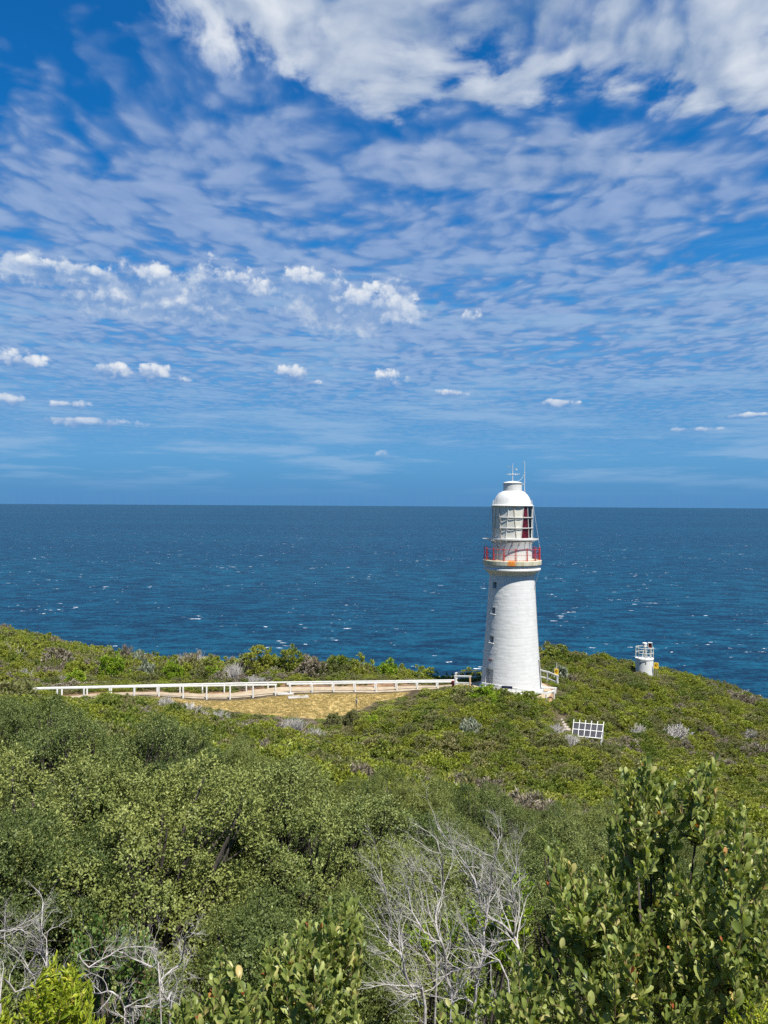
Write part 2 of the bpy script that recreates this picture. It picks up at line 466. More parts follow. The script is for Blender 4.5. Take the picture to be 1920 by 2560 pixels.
    leaf_mat('grass_blade', [(0.0, (0.36, 0.27, 0.10)), (0.6, (0.44, 0.35, 0.16)), (1.0, (0.50, 0.42, 0.22))], trans=0.45)


make_materials()

# ------------------------------------------------------------------ mesh helpers


def mesh_np(name, V, F, m=None, rnd=None, smooth=False):
    """V (n,3) array, F (k,3|4) int array or list of such arrays"""
    Fs = F if isinstance(F, list) else [F]
    me = bpy.data.meshes.new(name)
    V = np.asarray(V, dtype=np.float32)
    me.vertices.add(len(V))
    me.vertices.foreach_set('co', V.ravel())
    loops = np.concatenate([f.ravel() for f in Fs]).astype(np.int32)
    tot = np.concatenate([np.full(len(f), f.shape[1]) for f in Fs]).astype(np.int32)
    start = np.concatenate([[0], np.cumsum(tot)[:-1]]).astype(np.int32)
    me.loops.add(len(loops))
    me.loops.foreach_set('vertex_index', loops)
    me.polygons.add(len(tot))
    me.polygons.foreach_set('loop_start', start)
    me.polygons.foreach_set('loop_total', tot)
    if smooth:
        me.polygons.foreach_set('use_smooth', np.ones(len(tot), dtype=bool))
    if rnd is not None:
        a = me.attributes.new('rnd', 'FLOAT', 'FACE')
        a.data.foreach_set('value', np.asarray(rnd, dtype=np.float32))
    me.update(calc_edges=True)
    if m:
        me.materials.append(MATS[m])
    return me


def link(name, me, parent=None, loc=None, M=None):
    o = bpy.data.objects.new(name, me)
    COL.objects.link(o)
    if parent is not None:
        o.parent = parent
    if loc is not None:
        o.location = loc
    if M is not None:
        o.matrix_local = M
    return o


def tag(o, label, cat, group=None, kind=None):
    if label:
        o['label'] = label
    if cat:
        o['category'] = cat
    if group:
        o['group'] = group
    if kind:
        o['kind'] = kind
    return o


def thing(name, label, cat, loc=(0, 0, 0), rz=0.0, group=None):
    o = bpy.data.objects.new(name, None)
    o.empty_display_size = 0.2
    COL.objects.link(o)
    o.location = loc
    o.rotation_euler = (0, 0, rz)
    return tag(o, label, cat, group)


class MB:
    def __init__(self):
        self.v, self.f = [], []

    def add(self, vs, fs):
        k = len(self.v)
        self.v += [tuple(q) for q in vs]
        self.f += [tuple(i + k for i in f) for f in fs]
        return self

    def box(self, c, s, R=None, bev=0.0):
        """box with softened vertical/horizontal edges when bev > 0"""
        hx, hy, hz = s[0] / 2, s[1] / 2, s[2] / 2
        c = Vector(c)
        if bev <= 0:
            vs = [Vector((x, y, z)) for z in (-hz, hz) for y in (-hy, hy) for x in (-hx, hx)]
            fs = [(0, 2, 3, 1), (4, 5, 7, 6), (0, 1, 5, 4), (2, 6, 7, 3), (0, 4, 6, 2), (1, 3, 7, 5)]
        else:
            vs, rings = [], []
            for (z, ins) in ((-hz, bev), (-hz + bev, 0), (hz - bev, 0), (hz, bev)):
                x, y = hx - ins, hy - ins
                k = bev if ins == 0 else bev * 0.5
                ring = [(-x + k, -y), (x - k, -y), (x, -y + k), (x, y - k), (x - k, y), (-x + k, y), (-x, y - k), (-x, -y + k)]
                rings.append(list(range(len(vs), len(vs) + 8)))
                vs += [Vector((a, b, z)) for a, b in ring]
            fs = [tuple(reversed(rings[0])), tuple(rings[-1])]
            for a, b in zip(rings[:-1], rings[1:]):
                fs += [(a[i], a[(i + 1) % 8], b[(i + 1) % 8], b[i]) for i in range(8)]
        if R is not None:
            vs = [R @ q for q in vs]
        return self.add([q + c for q in vs], fs)

    def beam(self, a, b, w, h, bev=0.0, up=Vector((0, 0, 1))):
        a, b = Vector(a), Vector(b)
        d = (b - a)
        L = d.length
        d.normalize()
        s = d.cross(up)
        if s.length < 1e-5:
            s = Vector((1, 0, 0))
        s.normalize()
        uu = s.cross(d)
        R = Matrix((d, -s, uu)).transposed()
        return self.box((a + b) / 2, (L, w, h), R, bev)

    def tube(self, pts, radii, n=6, caps=True):
        pts = [Vector(p) for p in pts]
        if not hasattr(radii, '__len__'):
            radii = [radii] * len(pts)
        rings = []
        ref = Vector((0.13, 0.2, 0.97))
        vs, fs = [], []
        for i, p in enumerate(pts):
            d = (pts[min(i + 1, len(pts) - 1)] - pts[max(i - 1, 0)])
            if d.length < 1e-9:
                d = Vector((0, 0, 1))
            d.normalize()
            r = ref if abs(d.dot(ref)) < 0.95 else Vector((1, 0, 0))
            s = d.cross(r).normalized()
            t = s.cross(d)
            rings.append([len(vs) + k for k in range(n)])
            vs += [p + float(radii[i]) * (math.cos(2 * math.pi * k / n) * s + math.sin(2 * math.pi * k / n) * t) for k in range(n)]
        for a, b in zip(rings[:-1], rings[1:]):
            fs += [(a[k], b[k], b[(k + 1) % n], a[(k + 1) % n]) for k in range(n)]
        if caps:
            fs += [tuple(rings[0]), tuple(reversed(rings[-1]))]
        return self.add(vs, fs)

    def lathe(self, prof, n=64, a0=0.0, a1=2 * math.pi, c=(0, 0, 0), jit=0.0):
        full = abs(a1 - a0 - 2 * math.pi) < 1e-6
        cols = n if full else n + 1
        vs = []
        for (r, z) in prof:
            for k in range(cols):
                a = a0 + (a1 - a0) * k / n
                rr = r
                vs.append((c[0] + rr * math.sin(a), c[1] - rr * math.cos(a), c[2] + z))
        fs = []
        for i in range(len(prof) - 1):
            for k in range(n):
                k2 = (k + 1) % cols
                fs.append((i * cols + k, i * cols + k2, (i + 1) * cols + k2, (i + 1) * cols + k))
        return self.add(vs, fs)

    def mesh(self, name, m, smooth=False, auto=None):
        me = bpy.data.meshes.new(name)
        me.from_pydata(self.v, [], self.f)
        if smooth:
            me.polygons.foreach_set('use_smooth', [True] * len(me.polygons))
        me.update()
        if auto is not None:
            me.polygons.foreach_set('use_smooth', [True] * len(me.polygons))
            me.set_sharp_from_angle(angle=math.radians(auto))
        me.materials.append(MATS[m])
        return me

    def build(self, name, m, parent=None, smooth=False, auto=None, loc=None):
        return link(name, self.mesh(name, m, smooth, auto), parent, loc)


def text_mesh(s, size, depth, m):
    cu = bpy.data.curves.new('lettering', 'FONT')
    cu.body = s
    cu.size = size
    cu.extrude = depth
    cu.align_x = 'CENTER'
    cu.align_y = 'CENTER'
    o = bpy.data.objects.new('lettering', cu)
    COL.objects.link(o)
    dg = bpy.context.evaluated_depsgraph_get()
    me = bpy.data.meshes.new_from_object(o.evaluated_get(dg))
    bpy.data.objects.remove(o)
    me.materials.clear()
    me.materials.append(MATS[m])
    return me


def norm(a):
    return a / np.maximum(np.linalg.norm(a, axis=-1, keepdims=True), 1e-9)


# leaf templates: x across, y along, z out of the blade
def leaf_template(kind):
    if kind == 'quad':
        V = np.array([(0, 0, 0), (0.5, 0.5, 0.10), (0, 1, 0), (-0.5, 0.5, 0.10)], float)
        return V, [np.array([[0, 1, 2, 3]])]
    if kind == 'paddle':
        ys = [0.0, 0.16, 0.40, 0.66, 0.88, 1.0]
        ws = [0.04, 0.20, 0.43, 0.50, 0.36, 0.0]
        zs = [0.0, 0.03, 0.05, 0.02, -0.05, -0.09]
    else:  # blade: narrow
        ys = [0.0, 0.25, 0.55, 0.82, 1.0]
        ws = [0.10, 0.34, 0.50, 0.38, 0.0]
        zs = [0.0, 0.05, 0.07, 0.03, -0.05]
    V, F3, F4 = [], [], []
    for yy, w, zz in zip(ys, ws, zs):
        V.append((0, yy, zz))
    ns = len(ys)
    L0 = ns
    for yy, w, zz in zip(ys[:-1], ws[:-1], zs[:-1]):
        V.append((w, yy, zz + 0.22 * w))
    R0 = len(V)
    for yy, w, zz in zip(ys[:-1], ws[:-1], zs[:-1]):
        V.append((-w, yy, zz + 0.22 * w))
    for i in range(ns - 2):
        F4.append((i, L0 + i, L0 + i + 1, i + 1))
        F4.append((i, i + 1, R0 + i + 1, R0 + i))
    F3.append((ns - 2, L0 + ns - 2, ns - 1))
    F3.append((ns - 2, ns - 1, R0 + ns - 2))
    return np.array(V, float), [np.array(F4), np.array(F3)]


TPL = {k: leaf_template(k) for k in ('quad', 'paddle', 'blade')}


def leaf_arrays(kind, c, d, nrm, L, Wd):
    """all leaves of one mass -> V, [F...], per-leaf face counts"""
    T, Fs = TPL[kind]
    n = len(c)
    d = norm(d)
    side = norm(np.cross(d, nrm))
    nn = np.cross(side, d)
    V = (c[:, None, :] + T[None, :, 0, None] * (side * Wd[:, None])[:, None, :] + T[None, :, 1, None] * (d * L[:, None])[:, None, :]
         + T[None, :, 2, None] * (nn * L[:, None])[:, None, :])
    k = len(T)
    off = (np.arange(n) * k)[:, None, None]
    F = [(f[None] + off).reshape(-1, f.shape[1]) for f in Fs]
    return V.reshape(-1, 3), F


def leaf_mesh(name, kind, c, d, nrm, L, Wd, m, rnd=None):
    V, F = leaf_arrays(kind, c, d, nrm, L, Wd)
    if rnd is None:
        rnd = RNG.random(len(c))
    rr = np.concatenate([np.repeat(rnd, len(f)) for f in TPL[kind][1]])
    return mesh_np(name, V, F, m, rr)


# ------------------------------------------------------------------ terrain surface
CTRL = []     # x, y, ground z, canopy height


def cp(px, py, d, ch):
    p = P(px, py, d)
    CTRL.append((p.x, p.y, p.z - ch, ch))


for a in [  # behind the fence and far left ridge
        (0, 1580, 85, 1.6), (170, 1625, 84, 2.0), (350, 1637, 82, 2.5), (550, 1642, 82, 2.5), (700, 1634, 81, 2.9), (850, 1652, 81, 2.6),
        (1000, 1668, 82, 2.0), (1110, 1694, 84, 1.6),
        # path and lawn
        (110, 1757, 61, 0), (346, 1741, 66, 0), (432, 1740.6, 68, 0), (690, 1741, 71, 0), (880, 1733, 72.2, 0), (990, 1728, 73.2, 0),
        (1144, 1716, 75, 0), (561, 1734, 71.7, 0), (966, 1725, 73.9, 0), (1119, 1717, 75.2, 0),
        (800, 1790, 65.5, 0), (650, 1780, 66, 0), (950, 1760, 69, 0), (500, 1760, 67, 0),
        # mound before the tower
        (1000, 1738, 70.5, 0.5), (1200, 1716, 69, 1.1), (1280, 1724, 69, 1.0), (1340, 1738, 69, 0.9), (1150, 1800, 62, 1.0),
        (1000, 1820, 60, 1.0), (900, 1850, 58, 1.0), (1100, 1900, 54, 1.0), (1300, 1950, 51, 1.0), (1400, 1850, 63, 0.6),
        (1400, 1795, 69, 0.0), (1480, 1850, 63, 0.2), (1550, 1876, 61, 0.9), (1430, 1834, 60.6, 0.8), (1500, 1858, 60.2, 0.8), (1380, 1806, 62, 0.9),
        # right-hand hill
        (1400, 1628, 92, 1.3), (1500, 1637, 92, 1.1), (1610, 1676, 88, 0.5), (1740, 1692, 92, 0.9), (1920, 1750, 90, 0.8),
        (1450, 1700, 80, 1.2), (1500, 1760, 73, 1.2), (1700, 1800, 74, 0.9), (1900, 1850, 72, 0.9), (1900, 1950, 62, 0.9),
        (1700, 1950, 57, 0.9), (1600, 1900, 61, 0.9), (1900, 2050, 50, 1.0), (1800, 2080, 32, 2.3),
        # heath before the fence
        (30, 1722, 54, 1.1), (250, 1768, 52, 0.9), (450, 1792, 54, 1.0), (600, 1828, 52, 1.0), (750, 1852, 52, 1.0),
        # thicket on the near slope
        (0, 1785, 32, 2.8), (300, 1838, 32, 2.8), (600, 1882, 32, 2.8), (900, 1936, 32, 2.8), (1200, 1970, 32, 2.8), (1500, 2005, 32, 2.8),
        (100, 1950, 18, 3.0), (960, 2050, 18, 3.0), (1800, 2180, 18, 2.5),
        (100, 2150, 10, 3.0), (960, 2220, 10, 2.8), (1800, 2350, 10, 2.0)]:
    cp(*a)
for (x, y, z, ch) in [(12.3, 74, 0, 0), (16.5, 75, -0.1, 0), (12.3, 78.5, 0, 0), (9, 76, 0, 0), (-3, 5, 12.9, 1), (3, 5, 12.9, 1), (0, 3, 14.3, 1),
                      (0, 0, 16, 0), (-5, 0, 15.8, 1), (5, 0, 15.8, 1), (0, -10, 17, 0), (-40, -10, 17, 1), (40, -10, 16, 1), (-30, 20, 10, 2.5),
                      (30, 20, 5, 2), (-55, 50, 5, 1.5), (60, 50, -6, 1), (-75, 80, 6, 1.5), (80, 80, -12, 1), (-60, 112, -2, 1.5),
                      (-20, 104, -7, 1.5), (10, 106, -9, 1), (40, 112, -14, 1), (75, 112, -20, 1), (-10, 76.5, 0.2, 0.6), (0, 77.2, 0.1, 0.6)]:
    CTRL.append((x, y, z, ch))
CTRL = np.array(CTRL)


def tps_fit(xy, z, lam=0.02):
    n = len(xy)
    r = np.linalg.norm(xy[:, None] - xy[None], axis=-1)
    K = r * r * np.log(r + 1e-9) + lam * np.eye(n) * 50
    Pm = np.c_[np.ones(n), xy]
    A = np.zeros((n + 3, n + 3))
    A[:n, :n] = K
    A[:n, n:] = Pm
    A[n:, :n] = Pm.T
    return np.linalg.solve(A, np.r_[z, 0, 0, 0])


TPSW = tps_fit(CTRL[:, :2], CTRL[:, 2])


def ground(x, y):
    x = np.atleast_1d(np.asarray(x, float))
    y = np.atleast_1d(np.asarray(y, float))
    xc, yc = np.clip(x, -80, 85), np.clip(y, -14, 110)
    q = np.stack([xc.ravel(), yc.ravel()], -1)
    out = np.empty(len(q))
    for i in range(0, len(q), 20000):
        s = q[i:i + 20000]
        r = np.linalg.norm(s[:, None] - CTRL[None, :, :2], axis=-1)
        out[i:i + 20000] = (r * r * np.log(r + 1e-9)) @ TPSW[:-3] + TPSW[-3] + s @ TPSW[-2:]
    out = out.reshape(x.shape)
    t = np.clip((y - 106) / 70, 0, 1)
    return out - 110 * t * t * (3 - 2 * t)


def gz(x, y):
    return float(ground(x, y)[0])


def canopy(x, y):
    q = np.stack([np.ravel(x), np.ravel(y)], -1)
    r = np.linalg.norm(q[:, None] - CTRL[None, :, :2], axis=-1)
    w = 1.0 / (r ** 3 + 1.0)
    return (w @ CTRL[:, 3]) / w.sum(1)


def on_ground(px, d, dz=0.0):
    p = P(px, 1280, d)
    return Vector((p.x, p.y, gz(p.x, p.y) + dz))


def in_poly(x, y, poly):
    x, y = np.asarray(x), np.asarray(y)
    ins = np.zeros(x.shape, bool)
    n = len(poly)
    for i in range(n):
        x1, y1 = poly[i]
        x2, y2 = poly[(i + 1) % n]
        c = ((y1 > y) != (y2 > y)) & (x < (x2 - x1) * (y - y1) / (y2 - y1 + 1e-12) + x1)
        ins ^= c
    return ins


def dist_line(x, y, pts):
    x, y = np.asarray(x, float), np.asarray(y, float)
    best = np.full(x.shape, 1e9)
    for (ax, ay), (bx, by) in zip(pts[:-1], pts[1:]):
        dx, dy = bx - ax, by - ay
        t = np.clip(((x - ax) * dx + (y - ay) * dy) / (dx * dx + dy * dy), 0, 1)
        best = np.minimum(best, np.hypot(x - ax - t * dx, y - ay - t * dy))
    return best


TOWER = P(1281, 1280, 74.0)
TX, TY = TOWER.x, TOWER.y
TZ = gz(TX, TY) - 0.05


def pxd(lst):
    return [(P(a, 1280, b).x, P(a, 1280, b).y) for a, b in lst]


FRONT_A = pxd([(75, 60.5), (128, 61.6), (346, 66), (520, 68.8), (690.7, 71.1)])
FRONT_B = pxd([(728, 71.5), (880, 72.3), (990, 73.2), (1092, 74), (1144, 74.8)])
REAR = pxd([(90, 62.8), (110, 63.2), (400, 69.2), (561, 71.8), (699, 73.3), (800, 73.7), (966, 74.1), (1119, 75.4), (1142, 75.8)])
PATH_C = pxd([(-60, 59.5), (40, 61), (240, 65), (346, 67), (540, 70.2), (690, 72.2), (880, 73.1), (1000, 73.8), (1144, 75.3), (1185, 75.8)])
LAWN = pxd([(380, 66.2), (520, 68.2), (690, 70.7), (740, 71.2), (880, 71.8), (990, 72.5), (1030, 72.7), (1000, 71.2), (950, 70.0), (905, 67.3), (860, 65.6),
            (800, 64.6), (700, 64.9), (600, 65.2), (520, 65.6), (440, 65.6)])


def build_ground():
    xs = np.concatenate([np.arange(-150, -48, 3.0), np.arange(-48, 56, 0.6), np.arange(56, 160, 3.0)])
    ys = np.concatenate([np.arange(-14, 112, 0.6), np.arange(112, 200, 3.0)])
    X, Y = np.meshgrid(xs, ys)
    Z = ground(X, Y)
    rough = 0.05 * np.sin(X * 2.1 + 1.3 * np.sin(Y * 1.7)) * np.sin(Y * 1.9 + np.sin(X * 1.1))
    dl = dist_line(X.ravel(), Y.ravel(), PATH_C).reshape(X.shape)
    dt = np.hypot(X - TX, Y - TY)
    rough = rough * np.clip((np.minimum(dl - 1.2, dt - 4.8)) / 3, 0, 1)
    Z = Z + rough
    V = np.stack([X, Y, Z], -1).reshape(-1, 3)
    ny, nx = X.shape
    I = np.arange(ny * nx).reshape(ny, nx)
    F = np.stack([I[:-1, :-1], I[:-1, 1:], I[1:, 1:], I[1:, :-1]], -1).reshape(-1, 4)
    me = mesh_np('ground', V, F, 'ground_soil', smooth=True)
    ins = in_poly(X, Y, LAWN)
    dpl = dist_line(X.ravel(), Y.ravel(), LAWN + LAWN[:1]).reshape(X.shape)
    lawn = np.clip(0.5 + np.where(ins, dpl, -dpl) * 0.7, 0, 1)
    bare = np.clip(1.2 - (dl - 0.9) * 0.62, 0, 1)
    bare = np.maximum(bare, np.clip(1.5 - (dt - 3.6) * 1.3, 0, 1))
    side = np.where(in_poly(X, Y, [(a, b + 0.4) for a, b in PATH_C] + [(PATH_C[-1][0], 60), (PATH_C[0][0], 40)]), 0.35, 1.0)
    for nm, arr in (('lawn', lawn), ('bare', bare * side)):
        at = me.attributes.new(nm, 'FLOAT', 'POINT')
        at.data.foreach_set('value', arr.ravel().astype(np.float32))
    o = link('ground', me)
    o['kind'] = 'structure'
    # sea out to the horizon
    r = [0, 300, 800, 2000, 6000, 20000, 62000]
    mb = MB()
    mb.lathe([(max(q, 1.0), 0) for q in r], 96)
    o = mb.build('sea', 'sea_water', loc=(0, 60, -85))
    o['kind'] = 'structure'
    # sandy path between the fences and round the tower
    pts = [Vector((a, b, 0)) for a, b in PATH_C]
    dense = []
    for a, b in zip(pts[:-1], pts[1:]):
        k = max(1, int((b - a).length / 0.7))
        dense += [a + (b - a) * i / k for i in range(k)]
    dense.append(pts[-1])
    vs, fs = [], []
    nw = 5
    for i, p in enumerate(dense):
        t = (dense[min(i + 1, len(dense) - 1)] - dense[max(i - 1, 0)]).normalized()
        s = Vector((-t.y, t.x, 0))
        w = 0.92 + 0.07 * math.sin(i * 1.7) + 0.05 * math.sin(i * 0.63)
        for k in range(nw):
            q = p + s * w * (k / (nw - 1) * 2 - 1)
            vs.append((q.x, q.y, gz(q.x, q.y) + 0.05))
    for i in range(len(dense) - 1):
        for k in range(nw - 1):
            a = i * nw + k
            fs.append((a, a + nw, a + nw + 1, a + 1))
    mb = MB()
    mb.add(vs, fs)
    o = mb.build('path', 'path_sand', smooth=True)
    o['kind'] = 'structure'
    vs, fs = [], []
    for i in range(49):
        a = 2 * math.pi * i / 48
        for r_ in (2.6, 3.4, 3.75 + 0.1 * math.sin(5 * a)):
            x, y = TX + r_ * math.sin(a), TY - r_ * math.cos(a)
            vs.append((x, y, gz(x, y) + 0.066))
    for i in range(48):
        for k in range(2):
            a = i * 3 + k
            fs.append((a, a + 1, a + 4, a + 3))
    o = MB().add(vs, fs).build('forecourt', 'path_sand', smooth=True)
    o['kind'] = 'structure'


build_ground()

# ------------------------------------------------------------------ lighthouse
RAD = math.radians


def cyl(th, r, z):
    return Vector((r * math.sin(th), -r * math.cos(th), z))


def build_lighthouse():
    rz = math.atan2(-TX, TY)
    root = thing('lighthouse', 'tall white masonry lighthouse with a red-railed gallery and domed lantern', 'lighthouse', (TX, TY, TZ), rz)
    HT, R0, R1 = 11.0, 2.92, 2.155

    def rad(z):
        t = z / HT
        return R0 + (R1 - R0) * t - 0.05 * math.sin(math.pi * t)
    tc = RAD(-47.4)
    openings = [(10.08, 0.52, 0.58), (7.66, 0.52, 0.60), (4.94, 0.54, 0.62), (1.10, 1.02, 2.20)]   # zc, w, h
    th = list(np.linspace(-math.pi, math.pi, 301)[:-1])
    zs = list(np.arange(0, HT + 0.001, 0.055))
    spans = []
    for (zc, w, h) in openings:
        dth = math.asin(w / 2 / rad(zc))
        th += [tc - dth, tc + dth]
        z0, z1 = max(zc - h / 2, 0.0), zc + h / 2
        zs += [z0, z1]
        spans.append((dth, z0, z1))
    th = np.array(sorted(set(np.round(th, 6))))
    zs = np.array(sorted(set(np.round(zs, 5))))
    # uneven stone courses under thick limewash: each block a little in or out, joints recessed
    rs = np.random.default_rng(3)
    nc = 34
    course_z = np.linspace(0, HT, nc + 1)
    course_z[1:-1] += rs.uniform(-0.05, 0.05, nc - 1)
    blocks = []
    for c in range(nc):
        k = int(rs.integers(19, 25))
        e = np.linspace(-math.pi, math.pi, k + 1) + rs.uniform(0, 0.3)
        e[1:-1] += rs.uniform(-0.04, 0.04, k - 1)
        blocks.append((e, rs.normal(0, 0.0026, k), rs.normal(0, 0.0045, k)))
    V = np.zeros((len(zs), len(th), 3))
    for i, z in enumerate(zs):
        c = min(max(int(np.searchsorted(course_z, z, 'right')) - 1, 0), nc - 1)
        e, off, tilt = blocks[c]
        r = rad(z)
        tt = (th - e[0]) % (2 * math.pi) + e[0]
        b = np.clip(np.searchsorted(e, tt, 'right') - 1, 0, len(off) - 1)
        fz = (z - course_z[c]) / (course_z[c + 1] - course_z[c])
        dzj = min(z - course_z[c], course_z[c + 1] - z)
        dtj = np.minimum(tt - e[b], e[b + 1] - tt) * r
        joint = np.maximum(np.clip(1 - dzj / 0.045, 0, 1), 0.7 * np.clip(1 - dtj / 0.045, 0, 1))
        disp = off[b] + tilt[b] * (fz - 0.5) - 0.005 * joint
        fade = np.ones_like(th)
        for (dth, z0, z1) in spans:
            m1 = np.maximum(np.abs(th - tc) - dth, 0) * r
            m2 = max(z0 - z, z - z1, 0)
            fade = np.minimum(fade, np.clip((np.hypot(m1, m2) - 0.02) / 0.15, 0, 1))
        fade *= np.clip(min(z, HT - z) / 0.15, 0, 1)
        rr = r + disp * fade
        V[i, :, 0] = rr * np.sin(th)
        V[i, :, 1] = -rr * np.cos(th)
        V[i, :, 2] = z
    nz, nt = len(zs), len(th)
    I = np.arange(nz * nt).reshape(nz, nt)
    J = np.roll(I, -1, axis=1)
    F = np.stack([I[:-1], J[:-1], J[1:], I[1:]], -1)
    zc_ = (zs[:-1] + zs[1:]) / 2
    tn = np.roll(th, -1).copy()
    tn[-1] += 2 * math.pi
    tcen = (th + tn) / 2
    keep = np.ones(F.shape[:2], bool)
    for (dth, z0, z1) in spans:
        keep &= ~((np.abs(tcen[None] - tc) < dth) & (zc_[:, None] > z0) & (zc_[:, None] < z1))
    me = mesh_np('tower', V.reshape(-1, 3), F[keep], 'whitewash', smooth=True)
    tower = link('tower', me, root)
    nrm = cyl(tc, 1, 0)
    tang = Vector((math.cos(tc), math.sin(tc), 0))
    for k, ((zc, w, h), (dth, z0, z1)) in enumerate(zip(openings, spans)):
        dep = 0.34 if k < 3 else 0.36
        o = {}
        for sx in (-1, 1):
            for sz, z in ((-1, z0), (1, z1)):
                a = cyl(tc + sx * dth, rad(z), z)
                o[sx, sz] = a
                # splayed reveal: the inner edge is a flat rectangle
                rin = rad((z0 + z1) / 2) - dep
                o[sx, sz, 'i'] = nrm * rin + tang * (sx * w * 0.5 * 0.94) + Vector((0, 0, z))
        mb = MB()
        for (p, q) in (((-1, -1), (-1, 1)), ((-1, 1), (1, 1)), ((1, 1), (1, -1)), ((1, -1), (-1, -1))):
            mb.add([o[p], o[q], o[q + ('i',)], o[p + ('i',)]], [(0, 1, 2, 3)])
        Rn = Matrix((tang, -nrm, Vector((0, 0, 1)))).transposed()
        rin = rad((z0 + z1) / 2) - dep
        cen = nrm * rin + Vector((0, 0, (z0 + z1) / 2))
        if k < 3:
            win = MB().box(cen - nrm * 0.03, (w, 0.03, z1 - z0), Rn).build('window', 'dark_opening', root)
            mb.build('reveal', 'whitewash', win)
            fr = MB()
            for sx in (-1, 1):
                fr.box(cen + tang * sx * (w / 2 - 0.035) + nrm * 0.008, (0.04, 0.03, z1 - z0 - 0.01), Rn)
            for sz in (-1, 1):
                fr.box(cen + Vector((0, 0, sz * ((z1 - z0) / 2 - 0.03))) + nrm * 0.008, (w - 0.115, 0.03, 0.04), Rn)
            fr.build('frame', 'door_paint', win)
            sill = cyl(tc, rad(z0) + 0.01, z0 - 0.035)
            MB().box(sill, (w + 0.16, 0.11, 0.07), Rn, 0.01).build('sill', 'white_paint', win)
        else:
            door = MB().box(cen - nrm * 0.03, (w, 0.05, z1 - z0), Rn).build('door', 'door_paint', root)
            mb.build('reveal', 'whitewash', door)
            for j, (dx, dz, ww, hh) in enumerate(((-0.24, 0.45, 0.34, 0.85), (0.24, 0.45, 0.34, 0.85), (-0.24, -0.55, 0.34, 0.80), (0.24, -0.55, 0.34, 0.80))):
                MB().box(cen + tang * dx + Vector((0, 0, dz)) + nrm * 0.004, (ww, 0.028, hh), Rn, 0.008).build('panel', 'door_paint', door)
            MB().box(cen + tang * -0.30 + Vector((0, 0, 0.62)) + nrm * 0.05, (0.07, 0.07, 0.13), Rn, 0.01).build('bolt', 'dark_metal', door)
            MB().box(cen + tang * -0.30 + Vector((0, 0, -0.35)) + nrm * 0.05, (0.06, 0.07, 0.10), Rn, 0.01).build('handle', 'dark_metal', door)
            # date over the door
            tm = text_mesh('1848', 0.26, 0.012, 'letter_red')
            zl = 3.02
            p = nrm * (rad(zl) + 0.004) + Vector((0, 0, zl))
            slope = Matrix.Rotation(-math.atan((R0 - R1) / HT), 4, tang)
            R4 = Matrix((tang, Vector((0, 0, 1)), nrm)).transposed().to_4x4()
            link('lettering', tm, root, M=Matrix.Translation(p) @ slope @ R4)
    # plinth step, cornice and gallery
    MB().lathe([(3.10, 0.0), (3.10, 0.22), (3.06, 0.26), (2.86, 0.27)], 72).build('plinth', 'whitewash', root, auto=35)
    MB().lathe([(2.10, 10.97), (2.20, 11.0), (2.24, 11.06), (2.32, 11.18), (2.44, 11.30), (2.58, 11.40), (2.66, 11.45), (2.71, 11.50), (2.72, 11.60),
                (2.68, 11.66), (2.60, 11.70), (2.60, 11.76), (2.66, 11.80), (2.68, 11.90), (2.66, 11.99)], 96).build('cornice', 'whitewash', root, auto=30)
    slab = MB().lathe([(2.2, 11.985), (2.76, 11.99), (2.79, 12.02), (2.80, 12.38), (2.77, 12.42), (1.75, 12.44)], 96).build('gallery_floor', 'cream_concrete', root, auto=30)
    MB().lathe([(1.885, 12.43), (1.885, 14.36), (1.93, 14.40), (1.93, 14.44)], 80).build('drum', 'white_iron', root, auto=30)
    for k in range(20):
        a = 2 * math.pi * k / 20 + 0.05
        mb = MB()
        p = [cyl(a, 1.88, 13.98), cyl(a, 1.98, 14.10), cyl(a, 2.16, 14.30), cyl(a, 2.36, 14.36)]
        mb.tube(p, [0.035, 0.03, 0.03, 0.025], 5)
        mb.beam(cyl(a, 1.88, 14.36), cyl(a, 2.40, 14.36), 0.05, 0.05)
        mb.build('bracket', 'white_iron', root)
    # upper catwalk: open grating
    mb = MB()
    for k in range(150):
        a = 2 * math.pi * k / 150
        mb.beam(cyl(a, 1.94, 14.425), cyl(a, 2.42, 14.425), 0.035, 0.045)
    cw = mb.build('catwalk', 'white_iron', root)
    cw['kind'] = 'stuff'
    MB().lathe([(2.42, 14.37), (2.47, 14.37), (2.47, 14.48), (2.42, 14.48), (2.42, 14.37)], 80).build('catwalk_rim', 'white_iron', root)
    MB().lathe([(1.945, 14.38), (1.99, 14.38), (1.99, 14.46), (1.945, 14.46)], 80).build('catwalk_ring', 'white_iron', root)
    MB().box(cyl(RAD(-82), 2.55, 14.44), (0.55, 0.5, 0.04)).build('landing', 'white_iron', root)
    # lantern: slanted mullions, three tiers of panes
    zb, zt, RL = 14.50, 17.56, 1.86
    MB().lathe([(1.93, 14.44), (1.93, 14.52), (1.86, 14.54), (1.80, 14.54)], 64).build('lantern_sill', 'white_iron', root, auto=30)
    n = 16
    dl = RAD(4.0)

    def mul(i, z):
        t = (z - zb) / (zt - zb)
        s = 1 if i % 2 == 0 else -1
        return RAD(7.7 + 22.5 * (i - 3)) + dl * s * (2 * t - 1)
    tiers = [zb + 0.02, zb + 0.98, zb + 1.98, zt]
